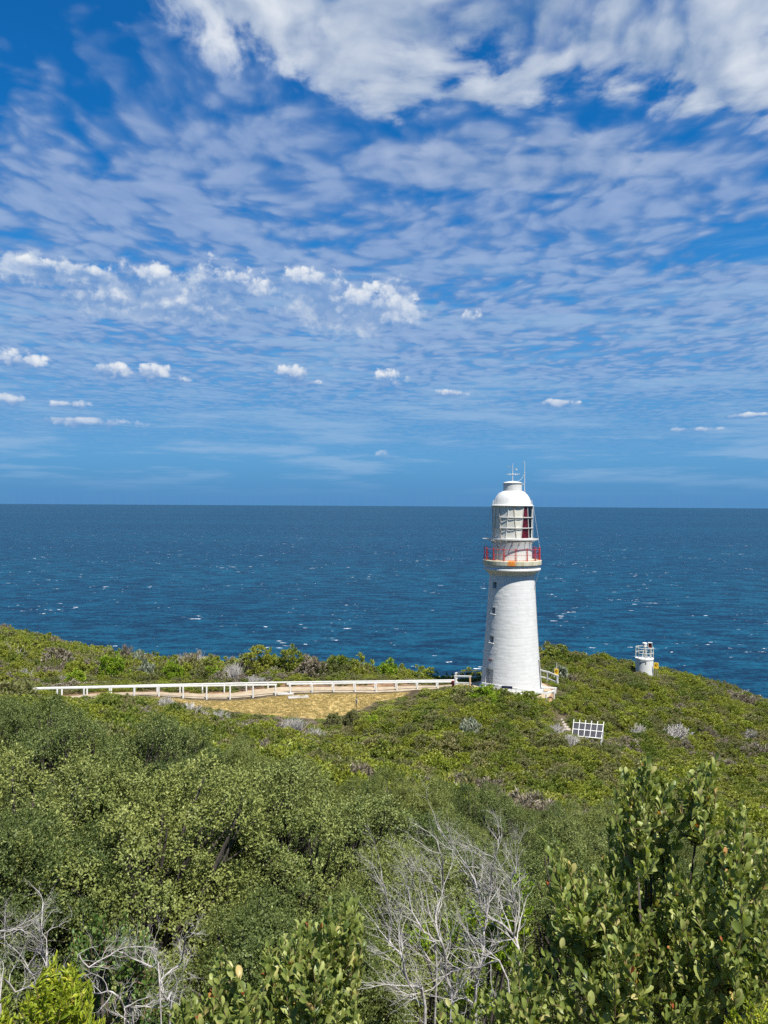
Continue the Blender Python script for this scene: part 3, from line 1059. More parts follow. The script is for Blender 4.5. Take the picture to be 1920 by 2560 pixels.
    for i in range(n):
        pts = [cyl(mul(i, z), RL + 0.02, z) for z in (zb, (zb + zt) / 2, zt)]
        cmid = (RAD(7.7 + 22.5 * (i - 3)) + math.pi) % (2 * math.pi) - math.pi
        mb = MB()
        mb.beam(pts[0], pts[1], 0.05, 0.06, up=pts[1].normalized())
        mb.beam(pts[1], pts[2], 0.05, 0.06, up=pts[1].normalized())
        mb.build('mullion', 'rusty_bar' if i in (0, 1, 3) else 'white_iron', root)
        mid = (RAD(7.7 + 22.5 * (i - 2.5)) + math.pi) % (2 * math.pi) - math.pi
        md = math.degrees(mid)
        if -150 < md < 30:
            mt = 'cream_panel'
        elif 30 < md < 53:
            mt = 'red_screen'
        else:
            mt = 'lantern_glass'
        for k in range(3):
            z0, z1 = tiers[k] + 0.012, tiers[k + 1] - 0.012
            g = 0.005
            vs = []
            for rr in (RL, RL - 0.025):
                vs += [cyl(mul(i, z0) + g, rr, z0), cyl(mul(i + 1, z0) - g, rr, z0), cyl(mul(i + 1, z1) - g, rr, z1), cyl(mul(i, z1) + g, rr, z1)]
            MB().add(vs, [(0, 1, 2, 3), (7, 6, 5, 4), (0, 4, 5, 1), (1, 5, 6, 2), (2, 6, 7, 3), (3, 7, 4, 0)]).build('pane', mt, root)
    for k in (1, 2):
        z = tiers[k]
        MB().lathe([(RL - 0.03, z - 0.02), (RL + 0.025, z - 0.02), (RL + 0.025, z + 0.02), (RL - 0.03, z + 0.02)], 64).build('glazing_bar', 'white_iron', root)
        mb = MB()
        pts = [cyl(RAD(a), RL + 0.10, z + 0.03) for a in range(-37, 140, 6)]
        mb.tube(pts, 0.033, 6)
        for a in (-37, 8, 53, 98, 137):
            mb.tube([cyl(RAD(a), RL, z + 0.03), cyl(RAD(a), RL + 0.10, z + 0.03)], 0.022, 5)
        mb.build('handrail', 'white_iron', root, auto=60)
    mb = MB()
    mb.lathe([(0.0, 14.9), (0.62, 14.9), (0.74, 15.3), (0.80, 15.9), (0.74, 16.5), (0.62, 16.9), (0.0, 16.95)], 32)
    mb.build('lens', 'lantern_glass', root, smooth=True)
    MB().lathe([(0.34, 14.2), (0.34, 14.9)], 24).build('lens_pedestal', 'grey_metal', root, auto=40)
    MB().lathe([(1.93, 14.30), (0.0, 14.30)], 48).build('lantern_floor', 'grey_metal', root)
    # roof
    roof = MB().lathe([(1.80, 17.54), (1.99, 17.55), (2.02, 17.58), (2.02, 17.63), (1.96, 17.67), (1.86, 17.70), (1.80, 17.86), (1.73, 18.08), (1.63, 18.33), (1.47, 18.60),
                       (1.24, 18.84), (1.02, 18.99), (0.80, 19.06)], 72).build('dome', 'white_iron', root, auto=38)
    for k in range(12):
        a = 2 * math.pi * (k + 0.4) / 12
        MB().tube([cyl(a, r, z) for (r, z) in ((1.865, 17.71), (1.805, 17.87), (1.735, 18.09), (1.635, 18.34), (1.475, 18.61), (1.25, 18.845))], 0.014, 4).build('seam', 'white_iron', roof)
    for k, a in enumerate((-72, -60, -100, 68, 80, 110)):
        MB().tube([cyl(RAD(a), 1.92, 17.66), cyl(RAD(a), 1.88, 18.15)], 0.018, 5).build('roof_hook', 'white_iron', roof)
    vent = MB().lathe([(0.80, 19.02), (0.87, 19.02), (0.87, 19.06), (0.885, 19.07), (0.885, 19.72), (0.95, 19.74), (0.96, 19.79), (0.90, 19.81), (0.70, 19.88), (0.40, 19.95), (0.0, 19.98)], 56)
    vent = vent.build('roof_vent', 'white_iron', root, auto=35)
    # weather vane
    vane = MB().tube([(0, 0, 19.95), (0, 0, 20.6), (0, 0, 21.7)], [0.045, 0.035, 0.018], 6).build('wind_vane', 'white_iron', root)
    MB().beam((-0.42, 0.03, 21.38), (0.40, -0.02, 21.10), 0.022, 0.022).build('pointer', 'grey_metal', vane)
    MB().add([(-0.42, 0.03, 21.44), (-0.42, 0.03, 21.31), (-0.20, 0.02, 21.30), (-0.42, 0.05, 21.44), (-0.42, 0.05, 21.31), (-0.20, 0.04, 21.30)],
             [(0, 1, 2), (5, 4, 3), (0, 3, 4, 1), (1, 4, 5, 2), (2, 5, 3, 0)]).build('arrow_tail', 'white_iron', vane)
    MB().add([(0.30, -0.03, 21.22), (0.30, -0.03, 21.02), (0.50, -0.03, 21.05), (0.30, -0.01, 21.22), (0.30, -0.01, 21.02), (0.50, -0.01, 21.05)],
             [(0, 1, 2), (5, 4, 3), (0, 3, 4, 1), (1, 4, 5, 2), (2, 5, 3, 0)]).build('arrow_head', 'white_iron', vane)
    for k, (ch, dx, dy) in enumerate((('E', -1, 0), ('W', 1, 0), ('S', 0, 1), ('N', 0, -1))):
        R = Vector((dx, dy, 0))
        arm = MB().tube([Vector((0, 0, 20.62)), R * 0.44 + Vector((0, 0, 20.62))], 0.024, 6)
        arm.box(R * 0.27 + Vector((0, 0, 20.62)), (0.09, 0.09, 0.17), None, 0.02)
        arm.build('arm', 'white_iron', vane)
        tm = text_mesh(ch, 0.24, 0.015, 'white_iron')
        ang = RAD(-20) if ch in 'EW' else RAD(60)
        link('letter', tm, vane, M=Matrix.Translation(R * 0.53 + Vector((0, 0, 20.62))) @ Matrix.Rotation(ang, 4, 'Z') @ Matrix.Rotation(math.pi / 2, 4, 'X'))
    # aerial on the right of the roof
    ax = 1.13
    aer = MB()
    aer.tube([(ax + 0.04, -0.1, 18.80), (ax, -0.1, 19.2), (ax, -0.1, 20.78)], 0.036, 6)
    aer.tube([(ax, -0.1, 20.78), (ax, -0.1, 21.72)], 0.026, 6)
    aer.tube([(ax, -0.1, 21.72), (ax - 0.10, -0.1, 21.90)], 0.022, 5)
    aer.tube([(ax, -0.1, 20.74), (ax, -0.1, 20.82)], 0.06, 6)
    aer.tube([(0.88, -0.1, 19.66), (ax, -0.1, 19.66)], 0.03, 5)
    aer = aer.build('aerial', 'white_iron', root)
    pts = []
    for i in range(9):
        t = i / 8
        pts.append(((1 - t) * (ax - 0.08) + t * 0.5, -0.12 - 0.2 * t, 20.62 - 0.95 * t - 0.18 * math.sin(math.pi * t) * (1 - t) + 0.25 * t * t))
    MB().tube(pts, 0.016, 5).build('cable', 'white_iron', aer)
    # gallery railing: red stanchions with side stays, three thin rails
    for k in range(15):
        a = RAD(7.4 + 24 * k)
        R_ = 2.66
        mb = MB()
        mb.tube([cyl(a, R_, 12.42), cyl(a, R_, 12.9), cyl(a, R_, 13.55), cyl(a, R_, 13.60)], [0.055, 0.04, 0.036, 0.055], 7)
        mb.tube([cyl(a, R_, 13.60), cyl(a, R_, 13.67)], [0.05, 0.02], 6)
        post = mb.build('railing_post', 'red_paint', root)
        st = MB()
        for sx in (-1, 1):
            st.tube([cyl(a, R_, 13.50), cyl(a + sx * 0.038, R_ - 0.02, 13.36), cyl(a + sx * 0.040, R_ - 0.06, 12.44)], 0.013, 4)
        st.tube([cyl(a, R_, 13.40), cyl(a, R_ - 0.16, 13.20), cyl(a, R_ - 0.20, 12.44)], 0.014, 4)
        st.build('stay', 'red_paint', post)
    for z in (12.50, 12.99, 13.50):
        mb = MB()
        pts = [cyl(RAD(5 * i), 2.66, z) for i in range(73)]
        mb.tube(pts, 0.017 if z < 13.4 else 0.021, 5)
        mb.build('rail', 'red_paint', root)
    # rusty standpipe, roof stays, lightning cable down the right side
    mb = MB()
    mb.tube([cyl(RAD(-42), 2.06, 12.44), cyl(RAD(-42), 2.06, 13.92)], 0.035, 6)
    mb.tube([cyl(RAD(-42), 2.06, 12.44), cyl(RAD(-42), 2.06, 12.52)], 0.16, 8)
    mb.build('standpipe', 'rusty_bar', root)
    MB().box(cyl(RAD(-39), 2.02, 13.95), (0.16, 0.14, 0.28), None, 0.02).build('floodlight', 'white_iron', root)
    for a in (82, -95):
        MB().tube([cyl(RAD(a), 2.0, 17.56), cyl(RAD(a), 2.62, 13.60)], 0.016, 4).build('wire_stay', 'white_iron', root)
    for a in (79, -75):
        MB().tube([cyl(RAD(a), 1.99, 17.55), cyl(RAD(a), 1.96, 14.50)], 0.028, 5).build('downpipe', 'white_iron', root)
    MB().tube([cyl(RAD(72), 2.70, 11.45), cyl(RAD(70), 2.34, 10.2), cyl(RAD(70), rad(9.6) + 0.02, 9.6)], 0.02, 4).build('cable', 'grey_metal', root)
    MB().tube([cyl(RAD(72), rad(z) + 0.025, z) for z in (3.0, 2.0, 1.0, 0.25)], 0.05, 5).build('downpipe', 'dark_metal', root)
    MB().tube([cyl(RAD(80), rad(z) + 0.02, z) for z in (9.6, 8, 6, 4, 3.0)], 0.016, 4).build('cable', 'grey_metal', root)


build_lighthouse()

# ------------------------------------------------------------------ fences, signs and small structures


def polyline_pts(poly, step):
    pts = [Vector((a, b, 0)) for a, b in poly]
    seg = [(b - a).length for a, b in zip(pts[:-1], pts[1:])]
    total = sum(seg)
    n = max(1, round(total / step))
    out = []
    for i in range(n + 1):
        s = total * i / n
        for (a, b, L) in zip(pts[:-1], pts[1:], seg):
            if s <= L + 1e-6:
                out.append(a + (b - a) * (s / L))
                break
            s -= L
        else:
            out.append(pts[-1].copy())
    return out


def fence(label, poly, step=2.05, h=1.18, rails=(0.98,), over=(0.12, 0.12), base=None, w=0.125, rh=0.125, line=None):
    pts = polyline_pts(poly, step)
    zs = [gz(p.x, p.y) if base is None else base for p in pts]
    # the rail runs smoothly: even the ground heights out a little
    sm = [sum(zs[max(0, i - 4):i + 5]) / len(zs[max(0, i - 4):i + 5]) for i in range(len(zs))] if len(zs) > 8 else zs
    if line:   # measured rail height along the run
        lz = []
        for p in pts:
            px = 960 + FPX * p.x / p.y
            py = float(np.interp(px, [a for a, b in line], [b for a, b in line]))
            lz.append(P(px, py, p.y).z - rh / 2)
        sm = [q - rails[0] for q in lz]
    root = thing('rail_fence', label, 'fence', (pts[0].x, pts[0].y, zs[0]))
    org = Vector((pts[0].x, pts[0].y, zs[0]))
    for i, (p, z, s) in enumerate(zip(pts, zs, sm)):
        t = (pts[min(i + 1, len(pts) - 1)] - pts[max(i - 1, 0)]).normalized()
        R = Matrix.Rotation(math.atan2(t.y, t.x) + random.uniform(-.03, .03), 3, 'Z')
        top = s + rails[0] - rh / 2
        zb = min(z, s) - 0.3
        MB().box(Vector((p.x, p.y, (top + zb) / 2)) - org, (w, w, top - zb), R, 0.012).build('post', 'white_paint', root)
    for rh_z in rails:
        hh = rh if rh_z == rails[0] else 0.13
        for i in range(len(pts) - 1):
            a = Vector((pts[i].x, pts[i].y, sm[i] + rh_z)) - org
            b = Vector((pts[i + 1].x, pts[i + 1].y, sm[i + 1] + rh_z)) - org
            d = (b - a).normalized()
            if i == 0:
                a = a - d * over[0]
            if i == len(pts) - 2:
                b = b + d * over[1]
            MB().beam(a, b - d * 0.004, 0.09 if rh_z != rails[0] else 0.10, hh, 0.012).build('rail', 'white_paint', root)
    return root


def ring_pts(r, degs):
    rz = math.atan2(-TX, TY)
    return [(TX + r * math.sin(RAD(a) + rz), TY - r * math.cos(RAD(a) + rz)) for a in degs]


def build_fences():
    fence('long white rail fence on the near side of the path, left of its gap', FRONT_A, line=[(75, 1721), (346, 1716), (690, 1711)])
    fence('white rail fence on the near side of the path, between the gap and the lighthouse', FRONT_B, over=(0.35, 0.12), rails=(0.80,), line=[(728, 1709.5), (1144, 1703.5)])
    fence('long white rail fence on the far side of the path, against the green shrubs', REAR, rails=(0.80,), line=[(90, 1719.5), (400, 1711.5), (699, 1705), (966, 1702), (1142, 1699.5)])
    # railing behind and left of the tower
    back = pxd([(1142, 76.2), (1157, 79.0), (1188, 80.5), (1230, 81.0)])
    fence('white two-rail railing bending round behind the left side of the tower', back, 1.9, rails=(1.12, 0.55), rh=0.13, w=0.13)
    short = pxd([(1141, 74.0), (1178, 73.3)])
    f = fence('short white two-rail gate length ending in an orange post left of the tower', short, 1.6, rails=(1.15, 0.50), rh=0.15)
    posts = [c for c in f.children if c.name.startswith('post')]
    posts[-1].data.materials.clear()
    posts[-1].data.materials.append(MATS['orange_mottle'])
    posts[-1]['label'] = 'orange end post'
    fence('low white rail curving across the front of the lighthouse base', ring_pts(4.15, [-38, -22, -6, 10, 26, 42, 58, 74]), 1.6, h=0.9, rails=(0.82,), rh=0.17)
    fence('white two-rail railing running off behind the right side of the tower', pxd([(1345, 77.5), (1362, 77.2), (1397, 76.0)]), 1.3, rails=(1.15, 0.50), rh=0.16, w=0.13)
    fence('short white rail low down beside the shrubs right of the tower', pxd([(1346, 72.6), (1392, 73.4)]), 1.7, rails=(0.62,), rh=0.15, w=0.13)
    # dark board on the front rail
    p = ring_pts(4.28, [-5])[0]
    rz = math.atan2(-TX, TY) + RAD(-5)
    b = thing('notice_board', 'dark navy board fixed to the low rail before the tower', 'board', (p[0], p[1], gz(*p) + 0.72), rz)
    MB().box((0, 0, 0.13), (0.98, 0.05, 0.24), None, 0.01).build('panel', 'navy_board', b)
    for sx in (-0.4, 0.4):
        MB().box((sx, 0.01, -0.35), (0.05, 0.03, 0.74)).build('leg', 'white_paint', b)
    # red box at the end of the fence
    q = on_ground(1137, 74.4)
    b = thing('equipment_box', 'small red metal box beside the last fence post before the tower', 'box', q)
    MB().box((0, 0, 0.36), (0.34, 0.26, 0.44), None, 0.02).build('body', 'red_paint', b)
    MB().box((0, 0, 0.605), (0.38, 0.30, 0.05), None, 0.015).build('lid', 'red_paint', b)
    MB().box((0, 0, 0.06), (0.10, 0.10, 0.16)).build('foot', 'dark_metal', b)


build_fences()


def sign(label, px, py, d, w, h, mats, pole_up, zlow, yaw):
    c = P(px, py, d)
    z0 = gz(c.x, c.y)
    s = thing('warning_sign', label, 'sign', (c.x, c.y, z0), yaw)
    zc = c.z - z0
    board = MB().box((0, 0, zc), (w, 0.03, h), None, 0.008).build('board', mats[0], s)
    border = MB()
    for sx in (-1, 1):
        border.box((sx * (w / 2 - 0.02), -0.018, zc), (0.022, 0.008, h - 0.03))
    for sz in (-1, 1):
        border.box((0, -0.018, zc + sz * (h / 2 - 0.02)), (w - 0.065, 0.008, 0.022))
    border.build('border', mats[1], board)
    # diamond outline and slipping-figure mark
    dm = MB()
    k = w * 0.36
    zz = zc + h * 0.12
    cs = [Vector((0, -0.02, zz + k)), Vector((k, -0.02, zz)), Vector((0, -0.02, zz - k)), Vector((-k, -0.02, zz))]
    for a, b in zip(cs, cs[1:] + cs[:1]):
        dm.beam(a, b, 0.008, 0.018, up=Vector((0, -1, 0)))
    dm.build('diamond', 'sign_black', board)
    fig = MB()
    fig.beam((-k * 0.55, -0.022, zz + 0.02), (k * 0.25, -0.022, zz - k * 0.75), 0.008, 0.05, up=Vector((0.6, -1, 0.6)))
    fig.beam((-k * 0.2, -0.024, zz - k * 0.2), (k * 0.35, -0.024, zz + k * 0.25), 0.008, 0.04, up=Vector((0.6, -1, 0.6)))
    fig.tube([(-k * 0.15, -0.018, zz + k * 0.42), (-k * 0.15, -0.028, zz + k * 0.42)], 0.035, 8)
    fig.build('figure', mats[2], board)
    if pole_up > 0:
        MB().tube([(0.02, 0.05, -0.2), (0.02, 0.05, zc + h / 2 + pole_up)], 0.035, 6).build('pole', 'cream_panel', s)
    else:
        for sx in (-0.1, 0.12):
            MB().tube([(sx, 0.04, -0.3), (sx, 0.04, zc + h / 2 - 0.05)], 0.03, 6).build('pole', 'grey_metal', s)
    return s


sign('pale yellow cliff warning sign on a tall white pole beside the lighthouse railing', 1391, 1680, 79, 0.43, 0.66, ('sign_yellow', 'sign_pale', 'sign_black'), 0.62, 0.4, RAD(-14))
sign('orange-yellow cliff warning sign next to the small white beacon', 1640.5, 1664, 87, 0.52, 0.68, ('sign_yellow', 'sign_pale', 'letter_red'), 0, 0.4, RAD(-18))


def build_beacon():
    d = 88.0
    c = P(1611, 1662, d)
    z0 = gz(c.x, c.y)
    k = FPX / d
    yb = 1676.0
    s = thing('beacon', 'small squat white beacon tower with railed top on the right-hand hill', 'beacon', (c.x, c.y, z0 - 0.9), math.atan2(-c.x, c.y))
    top = P(1611, 1644.0, d).z - (z0 - 0.9)
    R = 0.97
    drum = MB().lathe([(R + 0.02, 0), (R, 0.3), (R, top - 0.16), (R + 0.05, top - 0.14), (R + 0.05, top - 0.02), (R, top), (0, top)], 40).build('drum', 'whitewash', s, auto=30)
    for a in (-27, 8):
        for (dz, rr) in ((top - 0.52, 0.075),):
            MB().tube([cyl(RAD(a), R - 0.02, dz), cyl(RAD(a), R + 0.012, dz)], rr, 10).build('vent_hole', 'dark_opening', s)
    MB().box(cyl(RAD(-8), R + 0.03, top - 0.26), (0.72, 0.05, 0.04)).build('ledge', 'grey_metal', s)
    hr = 1.17
    for a in (-88, -40, 5, 50, 88, 135, 180, -135):
        MB().tube([cyl(RAD(a), R - 0.02, top), cyl(RAD(a), R - 0.02, top + hr)], 0.042, 6).build('railing_post', 'cream_panel', s)
    for z in (0.6, hr):
        MB().tube([cyl(RAD(5 * i), R - 0.02, top + z) for i in range(73)], 0.036, 5).build('rail', 'cream_panel', s)
    for (dx, dy) in ((-0.26, -0.2), (0.26, -0.2), (0.0, 0.3)):
        MB().tube([(dx + 0.02, dy, top), (dx * 0.35 + 0.02, dy * 0.35, top + hr - 0.05)], 0.045, 6).build('tripod_leg', 'cream_panel', s)
    MB().lathe([(0.0, hr - 0.06), (0.16, hr - 0.06), (0.14, hr + 0.02), (0.235, hr + 0.05), (0.235, hr + 0.42), (0.265, hr + 0.44), (0.265, hr + 0.51), (0.2, hr + 0.55), (0, hr + 0.57)], 24,
               c=(0.02, 0, top)).build('lamp', 'white_paint', s, auto=35)
    box = MB()
    cx = 0.60
    for (x, z, w, h) in ((cx - 0.21, top + hr + 0.29, 0.04, 0.60), (cx + 0.21, top + hr + 0.29, 0.04, 0.60)):
        box.box((x, 0, z), (w, 0.40, h))
    box.box((cx, 0, top + hr + 0.575), (0.376, 0.40, 0.035))
    box.box((cx, 0, top + hr + 0.0), (0.376, 0.40, 0.03))
    hb = box.build('screen_box', 'white_paint', s)
    MB().box((cx, -0.10, top + hr + 0.285), (0.376, 0.02, 0.53)).build('red_pane', 'red_screen', hb)
    MB().tube([(cx, 0, top), (cx, 0, top + hr)], 0.04, 6).build('pole', 'cream_panel', s)


build_beacon()


def build_solar():
    # array on the slope below the tower, leaning back toward the sky
    A, B = P(1434, 1806, 62.5), P(1508.5, 1812.5, 62.0)      # top corners
    C = P(1503.5, 1846, 61.4)
    D = P(1430.5, 1839, 61.9)
    zb = gz(*((C + D) / 2).to_2d())
    base = (C + D) / 2
    s = thing('solar_panel', 'white-framed solar panel array tilted among the shrubs below the lighthouse', 'solar panel', (base.x, base.y, zb))
    off = Vector((base.x, base.y, zb))
    A, B, C, D = A - off, B - off, C - off, D - off
    n = (B - A).cross(D - A).normalized()
    if n.y > 0:
        n = -n

    def at(u, v):
        return (A * (1 - u) + B * u) * (1 - v) + (D * (1 - u) + C * u) * v
    for i in range(6):
        u = i / 5
        a, b = at(u, -0.24), at(u, 1.0)
        MB().beam(a, b, 0.05, 0.05, up=n).build('upright', 'white_paint', s)
    for v in (0, 0.5, 1):
        MB().beam(at(-0.012, v) + n * 0.004, at(1.012, v) + n * 0.004, 0.05, 0.055, up=n).build('crossbar', 'white_paint', s)
    for i in range(5):
        for j in range(2):
            u0, u1, v0, v1 = (i + 0.06) / 5, (i + 0.94) / 5, (j + 0.05) / 2, (j + 0.95) / 2
            q = [at(u0, v0), at(u1, v0), at(u1, v1), at(u0, v1)]
            vs = [p - n * 0.01 for p in q] + [p - n * 0.035 for p in q]
            cell = MB().add(vs, [(0, 1, 2, 3), (7, 6, 5, 4), (0, 4, 5, 1), (1, 5, 6, 2), (2, 6, 7, 3), (3, 7, 4, 0)]).build('panel', 'solar_cell', s)
            strip = MB()
            for k in range(1, 5):
                uu = u0 + (u1 - u0) * k / 5
                strip.beam(at(uu, v0), at(uu, v1), 0.022, 0.008, up=n)
            strip.build('busbar', 'dark_metal', cell)
    for u in (0.06, 0.5, 0.99):
        p = at(u, 0.95) - n * 0.05
        MB().beam(p, Vector((p.x, p.y + 0.05, gz(p.x + off.x, p.y + off.y) - zb - 0.3)), 0.09, 0.09).build('leg', 'white_paint', s)
        p2 = at(u, 0.1) - n * 0.05
        MB().beam(p2, Vector((p2.x, p2.y + 0.2, gz(p2.x + off.x, p2.y + off.y) - zb - 0.3)), 0.08, 0.08).build('leg', 'white_paint', s)
    MB().box(at(1.03, 0.66) - n * 0.05, (0.10, 0.12, 0.32), None, 0.01).build('junction_box', 'grey_metal', s)


build_solar()


def build_steps():
    p0 = P(1383, 1280, 69.8)
    p1 = P(1412, 1280, 66.8)
    s = thing('garden_steps', 'pale worn steps climbing the bank left of the solar panels', 'steps', (p0.x, p0.y, 0))
    n = 7
    za, zb = P(1388, 1788, 69.5).z, P(1412, 1822, 66.8).z
    for i in range(n):
        t = i / (n - 1)
        q = p0.lerp(p1, t)
        z = za + (zb - za) * t
        R = Matrix.Rotation(RAD(-30 + random.uniform(-3, 3)), 3, 'Z')
        MB().box((q.x - p0.x, q.y - p0.y, z - 0.25), (1.25, 0.55, 0.5), R, 0.02).build('step', 'step_timber', s)


build_steps()


def build_marker():
    q = on_ground(894, 66.6)
    s = thing('marker_post', 'thin dark rod with a small grey box standing on the dry lawn', 'marker post', q)
    MB().tube([(0, 0, -0.1), (0, 0, 1.55)], 0.022, 6).build('rod', 'dark_metal', s)
    MB().box((0, -0.04, 0.92), (0.15, 0.12, 0.36), None, 0.015).build('box', 'grey_metal', s)
    MB().box((0, -0.10, 0.92), (0.07, 0.02, 0.26)).build('meter_face', 'dark_metal', s)
    for i, (px, d, w, dd, h, yaw) in enumerate(((716, 71.4, 1.5, 0.75, 0.10, 8), (748, 70.5, 1.9, 0.9, 0.07, 12))):
        q = on_ground(px, d)
        lab = ('narrow concrete step in the gap between the fences', 'wider concrete slab lying on the lawn below the step')[i]
        o = MB().box((0, 0, 0), (w, dd, h), Matrix.Rotation(RAD(yaw), 3, 'Z'), 0.02).build('paving_slab', 'concrete', loc=(q.x, q.y, q.z + h / 2))
        tag(o, lab, 'slab')


build_marker()

# ------------------------------------------------------------------ vegetation prototypes


def rand_unit(n, rng, up=0.0):
    v = rng.normal(size=(n, 3))
    v[:, 2] += up
    return norm(v)


def clump_arrays(seed, tufts=64, per=34, L=(0.085, 0.15), asp=0.42, lean=(0, 0), spread=0.95, tuft_r=0.16, tall=1.0):
    """low wind-shaped bush: radius 1, height 1, surface made of many leafy tufts"""
    r = np.random.default_rng(seed)
    dirs = rand_unit(tufts * 3, r, 0.55)
    dirs = dirs[dirs[:, 2] > -0.12][:tufts]
    lump = 0.82 + 0.22 * np.sin(dirs[:, 0] * 5 + seed) * np.sin(dirs[:, 1] * 6 + 2 * seed) + r.uniform(-0.1, 0.1, len(dirs))
    cen = dirs * lump[:, None]
    cen[:, 2] = np.maximum(cen[:, 2], 0.03) * tall
    if tall > 1.2:      # leafy flanks down to the ground
        low = r.random(len(cen)) < 0.35
        cen[low, 2] *= r.uniform(0.2, 0.8, low.sum())
    cen[:, 0] += lean[0] * cen[:, 2]
    cen[:, 1] += lean[1] * cen[:, 2]
    k = np.repeat(np.arange(len(cen)), per)
    out = norm(dirs[k] * 0.8 + np.array([0, 0, 0.5]) + r.normal(size=(len(k), 3)) * 0.65 * spread)
    c = cen[k] + out * (tuft_r * r.random((len(k), 1)) ** 0.5) - dirs[k] * 0.05
    d = norm(out + r.normal(size=out.shape) * 0.35)
    ln = r.uniform(L[0], L[1], len(k))
    trnd = r.random(len(cen))
    rnd = np.clip(trnd[k] * 0.65 + r.random(len(k)) * 0.35, 0, 0.999)
    tn = norm(dirs + r.normal(size=dirs.shape) * 0.25)
    nr = norm(tn[k] * 0.6 + out * 0.3 + r.normal(size=out.shape) * 0.75)
    return c, d, nr, ln, ln * asp, rnd


def clump_mesh(name, m, seed, **kw):
    c, d, nr, ln, w, rnd = clump_arrays(seed, **kw)
    me = leaf_mesh(name, 'quad', c, d, nr, ln, w, m, rnd)
    me['tall'] = kw.get('tall', 1.0)
    return me


def stems_mesh(name, seed, n=7, h=0.8, r0=0.035, m='bark'):
    r = random.Random(seed)
    mb = MB()
    for i in range(n):
        a = 2 * math.pi * i / n + r.uniform(-.3, .3)
        q = r.uniform(0.25, 0.7)
        mb.tube([(0.05 * math.cos(a), 0.05 * math.sin(a), -0.25), (q * 0.4 * math.cos(a), q * 0.4 * math.sin(a), h * 0.4), (q * math.cos(a), q * math.sin(a), h)],
                [r0, r0 * 0.7, r0 * 0.3], 5)
    return mb.mesh(name, m)


def dead_clump_mesh(name, seed, n=70, m='dead_twig'):
    """bare grey wind-cut bush: many fine curved twigs"""
    r = random.Random(seed)
    mb = MB()
    for i in range(n):
        a = r.uniform(0, 2 * math.pi)
        q = r.uniform(0.15, 0.95)
        hh = r.uniform(0.55, 1.0) * (1.15 - 0.45 * q)
        p0 = Vector((0.2 * q * math.cos(a), 0.2 * q * math.sin(a), -0.1))
        p2 = Vector((q * math.cos(a) + r.uniform(-.1, .1), q * math.sin(a) + r.uniform(-.1, .1), hh))
        p1 = (p0 + p2) / 2 + Vector((r.uniform(-.1, .1), r.uniform(-.1, .1), -0.06))
        mb.tube([p0, p1, p2], [0.022, 0.016, 0.007], 3, caps=False)
        for j in range(3):
            t = r.uniform(0.4, 0.95)
            s = p1.lerp(p2, t)
            e = s + Vector((r.uniform(-.2, .2), r.uniform(-.2, .2), r.uniform(0.08, .28)))
            mb.tube([s, e], [0.010, 0.005], 3, caps=False)
    return mb.mesh(name, m)


